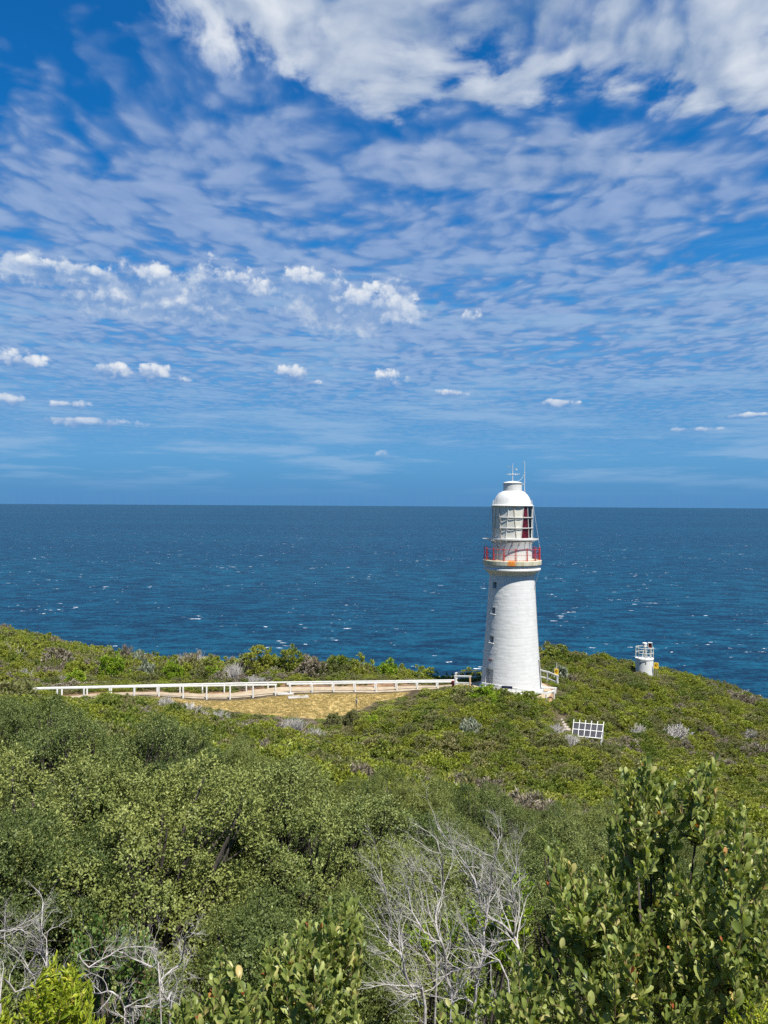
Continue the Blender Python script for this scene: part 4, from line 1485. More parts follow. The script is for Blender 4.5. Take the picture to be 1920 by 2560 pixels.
def tree_meshes(seed, m='thicket_leaf', lobes=11, blobs=11, per=700, L=(0.015, 0.026), asp=0.48):
    """tall coastal shrub: crown radius ~1, top at 1.55; separate leafy lobes with dark gaps; stems"""
    r = np.random.default_rng(seed)
    # a few big lobes with gaps between them, each carrying small leafy heads
    big, tries = [], 0
    while len(big) < lobes and tries < 5000:
        tries += 1
        v = rand_unit(1, r, 0.40)[0]
        rad = r.uniform(0.42, 0.74)
        p = np.array([v[0] * rad, v[1] * rad, 0.78 + v[2] * rad * 0.80])
        if p[2] > 0.20 and all(np.linalg.norm(p - q) > 0.50 for q in big):
            big.append(p)
    ctr = []
    for p in big:
        axis = norm((p - np.array([0, 0, 0.45]))[None])[0]
        R_ = r.uniform(0.24, 0.32)
        n = 0
        for v in rand_unit(80, r, 0.0):
            if v @ axis < -0.35:
                continue
            q = p + v * R_ * r.uniform(0.75, 1.1)
            if q[2] > 0.04 and all(np.linalg.norm(q - np.array(o[:3])) > 0.135 for o in ctr):
                ctr.append((*q, r.uniform(0.085, 0.15)))
                n += 1
            if n >= blobs:
                break
    ctr = np.array(ctr)
    C, D, NR, LN, RN = [], [], [], [], []
    for b in ctr:
        n_s = max(10, int(per / 9))
        u = rand_unit(n_s * 2, r, 0.45)
        axis = norm((b[:3] - np.array([0, 0, 0.5]))[None])[0]
        u = u[(u @ axis) > -0.45][:n_s]
        rr = b[3] * (1.0 + 0.28 * np.sin(u[:, 0] * 7 + b[0] * 9) * np.sin(u[:, 2] * 6 + b[1] * 8)) * r.uniform(0.72, 1.08, len(u))
        sp = b[:3] + u * rr[:, None]
        tip = norm(u * 0.6 + np.array([0, 0, 0.75]) + r.normal(size=u.shape) * 0.35)
        k = np.repeat(np.arange(len(u)), 9)
        along = np.tile(np.linspace(0, 1, 9), len(u))[:, None]
        c = sp[k] + tip[k] * (along * 0.06) + r.normal(size=(len(k), 3)) * 0.006
        d = norm(tip[k] * 0.55 + r.normal(size=c.shape) * 0.75)
        C.append(c)
        D.append(d)
        # blades face outward from their head and lobe, as foliage turns to the light
        NR.append(norm(u[k] * 1.0 + axis * 0.55 + r.normal(size=c.shape) * 0.45))
        LN.append(r.uniform(L[0], L[1], len(k)))
        RN.append(np.clip(0.45 * r.random(len(u))[k] + 0.55 * r.random(len(k)) ** 1.3, 0, 0.999))
    C, D, NR, LN, RN = map(np.concatenate, (C, D, NR, LN, RN))
    crown = leaf_mesh('crown', 'quad', C, D, NR, LN, LN * asp, m, RN)
    rr = random.Random(seed)
    mb = MB()
    hubs = []
    for i in range(5):
        a = 2 * math.pi * i / 5 + rr.uniform(-.4, .4)
        hub = Vector((0.30 * math.cos(a), 0.30 * math.sin(a), rr.uniform(0.45, 0.65)))
        mid = Vector((0.10 * math.cos(a + .4), 0.10 * math.sin(a + .4), 0.2))
        mb.tube([(0.03 * math.cos(a), 0.03 * math.sin(a), -0.25), mid, hub], [0.038, 0.030, 0.022], 6)
        hubs.append(hub)
    for b in ctr:
        p = Vector(b[:3])
        h = min(hubs, key=lambda q: (q - p).length)
        mid = (h + p) / 2 + Vector((rr.uniform(-.06, .06), rr.uniform(-.06, .06), -0.05))
        mb.tube([h, mid, p], [0.020, 0.014, 0.006], 5)
    return crown, mb.mesh('trunk', 'bark')


def proto_collection(name, meshes):
    c = bpy.data.collections.new(name)
    for i, me in enumerate(meshes):
        o = bpy.data.objects.new(f'{name}_{i:02d}', me)
        c.objects.link(o)
    return c


def scatter(name, label, cat, pts, rot, scl, idx, coll):
    """countless plants of one mass: instances on points"""
    me = bpy.data.meshes.new(name)
    me.vertices.add(len(pts))
    me.vertices.foreach_set('co', np.asarray(pts, np.float32).ravel())
    for nm, ty, arr in (('rot', 'FLOAT_VECTOR', rot), ('scl', 'FLOAT_VECTOR', scl)):
        a = me.attributes.new(nm, ty, 'POINT')
        a.data.foreach_set('vector', np.asarray(arr, np.float32).ravel())
    a = me.attributes.new('idx', 'INT', 'POINT')
    a.data.foreach_set('value', np.asarray(idx, np.int32))
    o = link(name, me)
    tag(o, label, cat, kind='stuff')
    g = bpy.data.node_groups.new(name, 'GeometryNodeTree')
    g.interface.new_socket('Geometry', in_out='INPUT', socket_type='NodeSocketGeometry')
    g.interface.new_socket('Geometry', in_out='OUTPUT', socket_type='NodeSocketGeometry')
    gi, go = g.nodes.new('NodeGroupInput'), g.nodes.new('NodeGroupOutput')
    ci = g.nodes.new('GeometryNodeCollectionInfo')
    ci.inputs['Collection'].default_value = coll
    ci.inputs['Separate Children'].default_value = True
    ci.inputs['Reset Children'].default_value = True
    iop = g.nodes.new('GeometryNodeInstanceOnPoints')
    iop.inputs['Pick Instance'].default_value = True

    def attr(nm, ty):
        n = g.nodes.new('GeometryNodeInputNamedAttribute')
        n.data_type = ty
        n.inputs['Name'].default_value = nm
        return n.outputs['Attribute']
    e2r = g.nodes.new('FunctionNodeEulerToRotation')
    L = g.links.new
    L(attr('rot', 'FLOAT_VECTOR'), e2r.inputs[0])
    L(e2r.outputs[0], iop.inputs['Rotation'])
    L(attr('scl', 'FLOAT_VECTOR'), iop.inputs['Scale'])
    L(attr('idx', 'INT'), iop.inputs['Instance Index'])
    L(ci.outputs[0], iop.inputs['Instance'])
    L(gi.outputs[0], iop.inputs['Points'])
    L(iop.outputs[0], go.inputs[0])
    md = o.modifiers.new('plants', 'NODES')
    md.node_group = g
    return o


def wob(x, y, s, ph):
    return (np.sin(x * s + 1.7 * np.sin(y * s * 0.7 + ph)) * np.sin(y * s * 0.9 + 1.3 * np.sin(x * s * 0.6 + 2 * ph)) + 1) / 2


SHRUBS = []        # (x, y, r) kept free for single plants


def shrub(name, label, cat, px, d, r, h, crown, trunk=None, group=None, sink=0.0, yaw=None):
    q = on_ground(px, d)
    s = thing(name, label, cat, (q.x, q.y, q.z - sink), random.uniform(0, 6.28) if yaw is None else yaw, group)
    S = Matrix.Diagonal((r, r, h / crown.get('tall', 1.0), 1))
    link('crown' if 'dead' not in name else 'branches', crown, s, M=S)
    if trunk is not None:
        link('trunk' if 'tree' in name else 'stem', trunk, s, M=Matrix.Diagonal((r, r, h, 1)))
    SHRUBS.append((q.x, q.y, r))
    return s


TREES = [tree_meshes(40 + i) for i in range(4)]
STEMS = [stems_mesh('stem', 5 + i) for i in range(2)]


def build_single_plants():
    silver = [clump_mesh('crown', 'leaf_silver', 70 + i, tufts=70, per=30, L=(0.14, 0.24), asp=0.5) for i in range(2)]
    bright = [clump_mesh('crown', 'leaf_bright', 80 + i, tufts=110, per=40, L=(0.10, 0.17), tall=1.35) for i in range(3)]
    green = [clump_mesh('crown', 'scrub_leaf', 84 + i, tufts=130, per=40, L=(0.09, 0.15), tall=1.5) for i in range(3)]
    olive = [clump_mesh('crown', 'scrub_olive', 90 + i, tufts=90, per=36, L=(0.10, 0.18), asp=0.3) for i in range(2)]
    dry = [clump_mesh('crown', 'scrub_dry', 94 + i, tufts=110, per=34, L=(0.12, 0.24), asp=0.2, spread=0.7, tall=1.3) for i in range(2)]
    dead = [dead_clump_mesh('branches', 20 + i, 85) for i in range(3)]
    st = STEMS
    A = [  # name, label, category, px, D, r, h, mesh
        ('silver_shrub', 'rounded silver-grey shrub behind the left half of the rail fence', 'shrub', 368, 75.6, 0.95, 1.9, silver[0]),
        ('silver_shrub', 'silver-leaved shrub right behind the pole of the pale yellow warning sign', 'shrub', 1403, 81, 1.0, 1.7, silver[1]),
        ('silver_shrub', 'small pale silver shrub alone on the green mound below the tower', 'shrub', 1180, 60.5, 0.95, 1.35, silver[0]),
        ('silver_shrub', 'pale silver shrub half hidden in the crown of the far belt above the fence', 'shrub', 350, 79.5, 0.85, 2.6, silver[1]),
        ('green_shrub', 'vivid green rounded shrub left of the silver-grey shrub behind the fence', 'shrub', 285, 74.5, 1.6, 2.7, bright[0]),
        ('green_shrub', 'vivid green low shrub close behind the fence at its left end', 'shrub', 190, 70.5, 1.1, 1.5, bright[1]),
        ('green_shrub', 'small vivid green bush behind the fence, just right of the silver-grey shrub', 'shrub', 430, 76, 1.2, 2.0, bright[2]),
        ('green_shrub', 'vivid green bush behind the fence where a grey dead shrub leans over it', 'shrub', 535, 77, 1.1, 1.6, bright[0]),
        ('green_shrub', 'wide dark green shrub forming the middle hump behind the fence', 'shrub', 640, 79, 2.0, 3.3, green[0]),
        ('green_shrub', 'broad olive shrub at the top of the hump behind the fence gap', 'shrub', 730, 79.5, 2.0, 3.4, green[1]),
        ('green_shrub', 'olive shrub on the right shoulder of the hump behind the fence', 'shrub', 850, 79.0, 1.9, 2.9, green[2]),
        ('green_shrub', 'bright green bush right of the dip in the shrub belt, toward the tower', 'shrub', 975, 80, 1.5, 2.3, bright[1]),
        ('green_shrub', 'olive bush nearest the tower in the belt behind the fence', 'shrub', 1060, 80.5, 1.5, 2.0, green[0]),
        ('green_shrub', 'dark low bush in the shade between the railing and the tower', 'shrub', 1180, 83.5, 1.6, 1.9, green[1]),
        ('green_shrub', 'vivid green bush spilling over the rail in front of the tower base', 'shrub', 1215, 68.2, 1.5, 1.35, bright[2]),
        ('green_shrub', 'dark green bush at the right foot of the tower', 'shrub', 1328, 69.0, 0.85, 1.15, green[2]),
        ('green_shrub', 'tall rounded shrub crowning the hill right of the tower', 'shrub', 1398, 90, 1.9, 2.1, green[0]),
        ('olive_shrub', 'spiky olive shrub at the near edge of the dry lawn', 'shrub', 835, 63.2, 0.8, 0.9, olive[0]),
        ('olive_shrub', 'grey-green shrub beside the thin marker rod on the lawn', 'shrub', 882, 63.2, 0.75, 1.2, olive[1]),
        ('green_shrub', 'vivid green bush just right of the grey-green shrub by the lawn', 'shrub', 925, 62.4, 1.0, 1.15, bright[0]),
        ('dry_shrub', 'large brown dry shrub on the left ridge above the fence', 'shrub', 135, 79, 2.0, 2.3, dry[0]),
        ('dry_shrub', 'brown dry thicket in the belt right behind the fence gap', 'shrub', 780, 77.2, 1.7, 2.3, dry[1]),
        ('dry_shrub', 'grey-brown dry bush on the ridge left of the vivid green shrubs', 'shrub', 225, 77.5, 1.3, 1.7, dry[0]),
        ('dead_shrub', 'grey dead shrub leaning over the belt behind the fence', 'dead shrub', 590, 77.0, 1.2, 1.7, dead[0]),
        ('dead_shrub', 'grey dead shrub at the left corner of the dry lawn', 'dead shrub', 415, 62.5, 0.9, 1.0, dead[1]),
        ('dead_shrub', 'long pale dead shrub below the left edge of the dry lawn', 'dead shrub', 470, 61.0, 1.3, 1.0, dead[2]),
        ('dead_shrub', 'pale dead shrub below the middle of the lawn edge', 'dead shrub', 545, 59.5, 1.2, 1.0, dead[0]),
        ('dead_shrub', 'small very white dead shrub nearest the leafy thicket below the lawn', 'dead shrub', 618, 56.0, 0.7, 0.9, dead[1]),
        ('dead_shrub', 'pale dead shrub between the lawn corner and the spiky olive shrub', 'dead shrub', 740, 61.0, 1.3, 1.1, dead[2]),
        ('dead_shrub', 'bleached dead shrub nearest the camera below the lawn corner', 'dead shrub', 790, 59.0, 1.0, 1.05, dead[0]),
        ('dead_shrub', 'big bleached dead shrub in the middle of the right-hand hillside', 'dead shrub', 1695, 71.5, 1.7, 1.25, dead[1]),
        ('dead_shrub', 'grey dead bush right of the solar panels on the hillside', 'dead shrub', 1588, 70.0, 1.3, 1.2, dead[2]),
        ('dead_shrub', 'long grey dead shrub on the slope left of the solar panels', 'dead shrub', 1392, 61.5, 1.2, 0.9, dead[0]),
        ('dead_shrub', 'second grey dead shrub lower on the slope below the solar panels', 'dead shrub', 1432, 59.3, 1.0, 0.85, dead[1]),
        ('dead_shrub', 'bleached dead shrub on the far right edge of the hillside', 'dead shrub', 1885, 74.0, 1.0, 0.9, dead[2]),
    ]
    for i, (nm, lab, cat, px, d, r, h, me) in enumerate(A):
        shrub(nm, lab, cat, px, d, r, h, me, None if nm == 'dead_shrub' else st[i % 2], group=None)
    # separate crowns one can pick out of the near thicket
    T = [
        ('olive-green crown at the far left edge, highest in the near thicket', 20, 28.0, 3.9),
        ('rounded leafy crown below the left end of the rail fence', 170, 24.5, 4.2),
        ('broad leafy crown left of centre, in front of the dead grey shrubs by the lawn', 400, 25.0, 4.0),
        ('leafy crown at the back of the thicket, below the middle of the dry lawn', 700, 28.0, 3.2),
        ('leafy crown under the green mound, in line with the right end of the lawn', 960, 28.0, 3.0),
        ('pale leafy crown below the tower, at the back edge of the thicket', 1240, 27.5, 3.0),
        ('leafy crown behind the left plume of the big paddle-leaved bush', 1440, 22.0, 2.9),
        ('tall dark crown on the left, above the dead white branches', 70, 14.0, 4.0),
        ('big rounded crown in the left of the thicket, dark hollow at its foot', 330, 13.5, 4.1),
        ('grey-green crown right of the dark hollow in the thicket', 560, 15.5, 3.3),
        ('large pale crown at the centre of the thicket', 790, 16.0, 3.9),
        ('leafy crown behind the top of the bare grey tree', 1080, 15.5, 3.1),
        ('leafy crown right of the bare grey tree, left of the big paddle-leaved bush', 1330, 13.0, 2.9),
        ('shaggy crown just above the paddle-leaved bush at bottom centre', 690, 10.0, 2.6),
        ('low crown between the two paddle-leaved bushes, behind the bare grey tree', 1010, 10.5, 2.4),
    ]
    for i, (lab, px, d, h) in enumerate(T):
        c, t = TREES[i % 4]
        s = h / 1.55
        shrub('coastal_tree', lab, 'tree', px, d, s * 1.05, s, c, t)


build_single_plants()


def jitter_grid(d0, d1, step, margin, k=0.52):
    ys = np.arange(d0, d1, step)
    P_ = []
    for y in ys:
        xs = np.arange(-k * y - margin, k * y + margin, step)
        P_.append(np.c_[xs, np.full(len(xs), y)])
    P_ = np.concatenate(P_)
    return P_ + RNG.uniform(-0.45, 0.45, P_.shape) * step


def clear_of(pts, pad=0.75):
    ok = np.ones(len(pts), bool)
    for (x, y, r) in SHRUBS:
        ok &= np.hypot(pts[:, 0] - x, pts[:, 1] - y) > r * pad
    return ok


def build_masses():
    # --- low coastal scrub over the hills
    protos = [clump_mesh('scrub', 'scrub_leaf', 100 + i, tufts=66, per=36, lean=(-0.15, 0.1)) for i in range(4)]
    protos += [clump_mesh('scrub', 'scrub_olive', 110 + i, tufts=66, per=32, asp=0.3, L=(0.10, 0.19), lean=(-0.2, 0.1)) for i in range(2)]
    protos += [clump_mesh('scrub', 'scrub_dry', 120, tufts=66, per=26, asp=0.2, L=(0.12, 0.24), spread=0.7), dead_clump_mesh('scrub', 33, 60)]
    protos += [clump_mesh('scrub', 'scrub_leaf', 130 + i, tufts=110, per=36, tall=1.7) for i in range(3)]
    protos += [clump_mesh('scrub', 'scrub_olive', 135, tufts=110, per=34, asp=0.34, tall=1.7)]
    coll = proto_collection('scrub_kinds', protos)
    q = jitter_grid(34, 104, 0.86, 9)
    x, y = q[:, 0], q[:, 1]
    ch = canopy(x, y)
    dp = dist_line(x, y, PATH_C)
    ok = (dp > 1.55) & (np.hypot(x - TX, y - TY) > 4.35) & clear_of(q, 0.7)
    ins = in_poly(x, y, LAWN)
    dl = dist_line(x, y, LAWN + LAWN[:1])
    ok &= ~ins & ((dl > 0.35))
    # keep the steps, solar panels, beacon and signs clear
    stp = pxd([(1386, 69.6), (1412, 66.5)])
    ok &= dist_line(x, y, stp) > 0.75
    for (px, d, r) in ((1432, 62.2, 0.8), (1450, 62.2, 0.8), (1470, 62.2, 0.8), (1490, 62.0, 0.8), (1505, 61.8, 0.7),
                       (1611, 88, 1.25), (1640, 87, 0.7), (1391, 79, 0.7), (1391, 77.5, 0.6)):
        c = P(px, 1280, d)
        ok &= np.hypot(x - c.x, y - c.y) > r
    q, ch = q[ok], ch[ok]
    x, y = q[:, 0], q[:, 1]
    z = ground(x, y)
    n = len(q)
    rr = RNG.random(n)
    dryn = wob(x, y, 0.19, 1.0) * 0.6 + wob(x, y, 0.47, 2.2) * 0.4
    idx = RNG.integers(0, 4, n)
    idx = np.where(rr < 0.22 + 0.25 * wob(x, y, 0.23, 4.0), RNG.integers(4, 6, n), idx)
    idx = np.where((dryn > 0.66) & (RNG.random(n) < 0.42), 6, idx)
    idx = np.where((dryn > 0.70) & (RNG.random(n) < 0.10), 7, idx)
    hgt = np.maximum(ch, 0.45) * RNG.uniform(0.60, 1.22, n) * (0.76 + 0.50 * wob(x, y, 0.9, 3.0))
    hgt *= np.where((ch > 1.5) & (y > 70), 0.88, 1.0)
    near_lawn = np.clip((dist_line(x, y, LAWN + LAWN[:1]) - 0.2) / 2.0, 0.45, 1)
    hgt *= near_lawn
    hgt = np.where(y < 50, np.minimum(hgt, 1.45), hgt)
    sx = np.clip(0.55 + 0.42 * hgt, 0.6, 1.7) * RNG.uniform(0.65, 1.25, n)
    sx = np.where(near_lawn < 0.6, np.minimum(sx, 0.62), sx)
    bigb = (RNG.random(n) < 0.10) & (near_lawn > 0.9) & ~((y > 70) & (x < 8)) & (np.hypot(x - TX, y - TY) > 7) & (np.abs(960 + x / y * FPX - 1470) > 75)
    hgt = np.where(bigb, hgt * 1.35, hgt)
    sx = np.where(bigb, sx * 1.45, sx)
    tall = hgt > 1.35 * sx
    idx = np.where(tall & (idx < 4), RNG.integers(8, 11, n), idx)
    idx = np.where(tall & (idx < 6), 11, idx)
    hgt = np.where(idx >= 8, hgt / 1.7, hgt)
    rot = np.c_[RNG.uniform(-0.12, 0.12, n), RNG.uniform(-0.12, 0.12, n), RNG.uniform(-0.6, 0.6, n) + np.where(RNG.random(n) < 0.5, 0, 3.14)]
    scatter('coastal_scrub', 'dense wind-clipped green and brown scrub covering the headland slopes', 'scrub', np.c_[x, y, z - 0.06], rot, np.c_[sx, sx, hgt], idx, coll)
    # --- taller thicket on the near slope
    coll2 = proto_collection('thicket_kinds', [m for t in TREES for m in t[:1]])
    q = jitter_grid(8.8, 36, 2.55, 4.5, 0.56)
    q = q[clear_of(q, 0.55)]
    x, y = q[:, 0], q[:, 1]
    pxs = 960 + x / y * FPX
    ok = ~((y < 11.5) & (pxs > 880) & (pxs < 1500))
    q = q[ok]
    x, y = q[:, 0], q[:, 1]
    n = len(q)
    ch = canopy(x, y)
    s = np.maximum(ch, 1.4) / 1.55 * RNG.uniform(0.58, 1.15, n)
    rot = np.c_[RNG.uniform(-0.1, 0.1, n), RNG.uniform(-0.1, 0.1, n), RNG.uniform(0, 6.28, n)]
    scatter('scrub_thicket', 'tangled mass of small-leaved shrubs between the single crowns on the near slope', 'thicket',
            np.c_[x, y, ground(x, y) - 0.05], rot, np.c_[s * 0.92, s * 0.92, s], RNG.integers(0, 4, n), coll2)
    # --- dry lawn
    r = np.random.default_rng(9)
    tufts = []
    for i in range(3):
        k = 26
        c = np.c_[r.uniform(-.12, .12, k), r.uniform(-.12, .12, k), np.zeros(k)]
        d = norm(np.c_[r.normal(0, .5, k), r.normal(0, .5, k), np.ones(k)])
        ln = r.uniform(0.05, 0.14, k)
        tufts.append(leaf_mesh('grass', 'quad', c, d, rand_unit(k, r), ln, np.full(k, 0.018), 'grass_blade', r.random(k)))
    coll3 = proto_collection('grass_kinds', tufts)
    xs = np.array([a for a, b in LAWN])
    ys = np.array([b for a, b in LAWN])
    n = 9000
    x = RNG.uniform(xs.min() - 1, xs.max() + 1, n)
    y = RNG.uniform(ys.min() - 1, ys.max() + 0.5, n)
    ok = in_poly(x, y, LAWN) & (wob(x, y, 1.1, 0.4) + 0.7 * RNG.random(n) > 0.35)
    x, y = x[ok], y[ok]
    n = len(x)
    s = RNG.uniform(0.6, 1.25, n)
    scatter('dry_grass', 'short straw-coloured dry grass on the lawn beside the fence', 'grass', np.c_[x, y, ground(x, y) + 0.0],
            np.c_[np.zeros(n), np.zeros(n), RNG.uniform(0, 6.28, n)], np.c_[s, s, s], RNG.integers(0, 3, n), coll3)


build_masses()

# ------------------------------------------------------------------ foreground plants


def sample_poly(poly, n, rng):
    xs, ys = [p[0] for p in poly], [p[1] for p in poly]
    out = []
    while len(out) < n:
        a = rng.uniform(min(xs), max(xs), n)
        b = rng.uniform(min(ys), max(ys), n)
        k = in_poly(a, b, poly)
        out += list(zip(a[k], b[k]))
    return out[:n]


def big_leaf_bush(name, label, base_px, base_d, tips, leaf, mleaf, lrange, asp, per, twig_len, seed, singles=300, out_up=0.5, tight=0.8, stem_r=0.012, wood='twig_bark'):
    """tips: world points; bush with limbs, twigs and leaves one can count"""
    rng = np.random.default_rng(seed)
    rr = random.Random(seed)
    bq = on_ground(base_px, base_d)
    root = thing(name, label, 'bush', bq)
    tips = np.array([tuple(t) for t in tips]) - np.array(bq)
    # limbs: group the tips
    k = max(4, len(tips) // 16)
    cent = tips[rng.choice(len(tips), k, replace=False)]
    for _ in range(6):
        lab = np.argmin(np.linalg.norm(tips[:, None] - cent[None], axis=-1), 1)
        cent = np.array([tips[lab == i].mean(0) if (lab == i).any() else cent[i] for i in range(k)])
    lab = np.argmin(np.linalg.norm(tips[:, None] - cent[None], axis=-1), 1)
    C, D, NR, LN = [], [], [], []
    tw = MB()
    for i in range(k):
        idx = np.where(lab == i)[0]
        if len(idx) == 0:
            continue
        low = cent[i].copy()
        low[2] -= twig_len * 0.9
        low[:2] *= 0.9
        mid = low * 0.5 + np.array([rr.uniform(-.05, .05), rr.uniform(-.05, .05), -0.02])
        MB().tube([(rr.uniform(-.05, .05), rr.uniform(-.05, .05), -0.2), mid, low], [stem_r * 1.6, stem_r * 1.2, stem_r * 0.8], 7).build('limb', 'bark', root, smooth=True)
        for j in idx:
            t = tips[j]
            out = norm((t - low)[None])[0]
            st = low * 0.55 + t * 0.45 if np.linalg.norm(t - low) > twig_len * 2.2 else low
            pts = []
            bend = rng.normal(size=3) * 0.03
            for s in np.linspace(0, 1, 6):
                p = low * (1 - s) + t * s + bend * math.sin(math.pi * s)
                p[2] -= 0.10 * math.sin(math.pi * s) * np.linalg.norm((t - low)[:2])
                pts.append(p)
            tw.tube([Vector(p) for p in pts], list(np.linspace(stem_r * 0.5, stem_r * 0.16, 6)), 5, caps=False)
            pts = np.array(pts)
            seg = np.linalg.norm(np.diff(pts, axis=0), axis=1)
            cum = np.concatenate([[0], np.cumsum(seg)])
            tot = cum[-1]
            L0 = max(0, tot - twig_len)
            ss = np.linspace(L0, tot, per) + rng.uniform(-.01, .01, per)
            ss = np.clip(ss, 0, tot)
            c = np.stack([np.interp(ss, cum, pts[:, a]) for a in range(3)], -1)
            tan = norm((pts[-1] - pts[-2])[None])[0]
            a0 = np.arange(per) * 2.4 + rng.uniform(0, 6)
            s1 = norm(np.cross(tan, [0.3, 0.1, 0.9])[None])[0]
            s2 = np.cross(tan, s1)
            radial = np.cos(a0)[:, None] * s1 + np.sin(a0)[:, None] * s2
            open_ = np.linspace(1.0, 0.35, per)[:, None] * tight
            d = norm(tan * 0.75 + radial * open_ + np.array([0, 0, out_up * 0.5]) + rng.normal(size=(per, 3)) * 0.16)
            ln = rng.uniform(lrange[0], lrange[1], per) * np.linspace(1.1, 0.60, per) * rng.choice([0.7, 0.9, 1.0, 1.15], per)
            C.append(c)
            D.append(d)
            NR.append(norm(np.cross(d, np.cross(radial, d)) * -0.5 + rng.normal(size=(per, 3)) * 0.9 + np.array([0.25, -0.15, 0.35])))
            LN.append(ln)
    twobj = tw.build('twigs', wood, root, smooth=True)
    twobj['kind'] = 'stuff'
    C, D, NR, LN = map(np.concatenate, (C, D, NR, LN))
    # the leaves that show largest stand as single leaves
    wc = C + np.array(bq)
    loc = (wc - np.array(EYE)) @ np.array(CR)
    pxx = 960 + loc[:, 0] / -loc[:, 2] * FPX
    pyy = 1280 - loc[:, 1] / -loc[:, 2] * FPX
    size = LN / -loc[:, 2]
    size = np.where((pxx > 5) & (pxx < 1915) & (pyy < 2550) & (pyy > 0), size, 0)
    order = np.argsort(-size)
    sing = order[:singles]
    rest = order[singles:]
    T, Fs = TPL[leaf]
    Tm = T.copy()
    Tm[:, 0] *= asp
    base = mesh_np('leaf', Tm, Fs, mleaf, np.zeros(sum(len(f) for f in Fs)), smooth=True)
    for i in sing:
        d = Vector(D[i]).normalized()
        sd = d.cross(Vector(NR[i])).normalized()
        nn = sd.cross(d)
        M = Matrix((sd, d, nn)).transposed().to_4x4()
        M = Matrix.Translation(C[i]) @ M @ Matrix.Scale(LN[i], 4)
        link('leaf', base, root, M=M)
    if len(rest):
        V, F = leaf_arrays(leaf, C[rest], D[rest], NR[rest], LN[rest], LN[rest] * asp)
        rnd = rng.random(len(rest))
        rnds = np.concatenate([np.repeat(rnd, len(f)) for f in Fs])
        o = link('foliage', mesh_np('foliage', V, F, mleaf, rnds, smooth=True), root)
        o['kind'] = 'stuff'
    return root


def tips_from(polys, rng):
    out = []
    for (poly, n, d0, d1) in polys:
        for (a, b) in sample_poly(poly, n, rng):
            out.append(P(a, b, rng.uniform(d0, d1)))
    return out


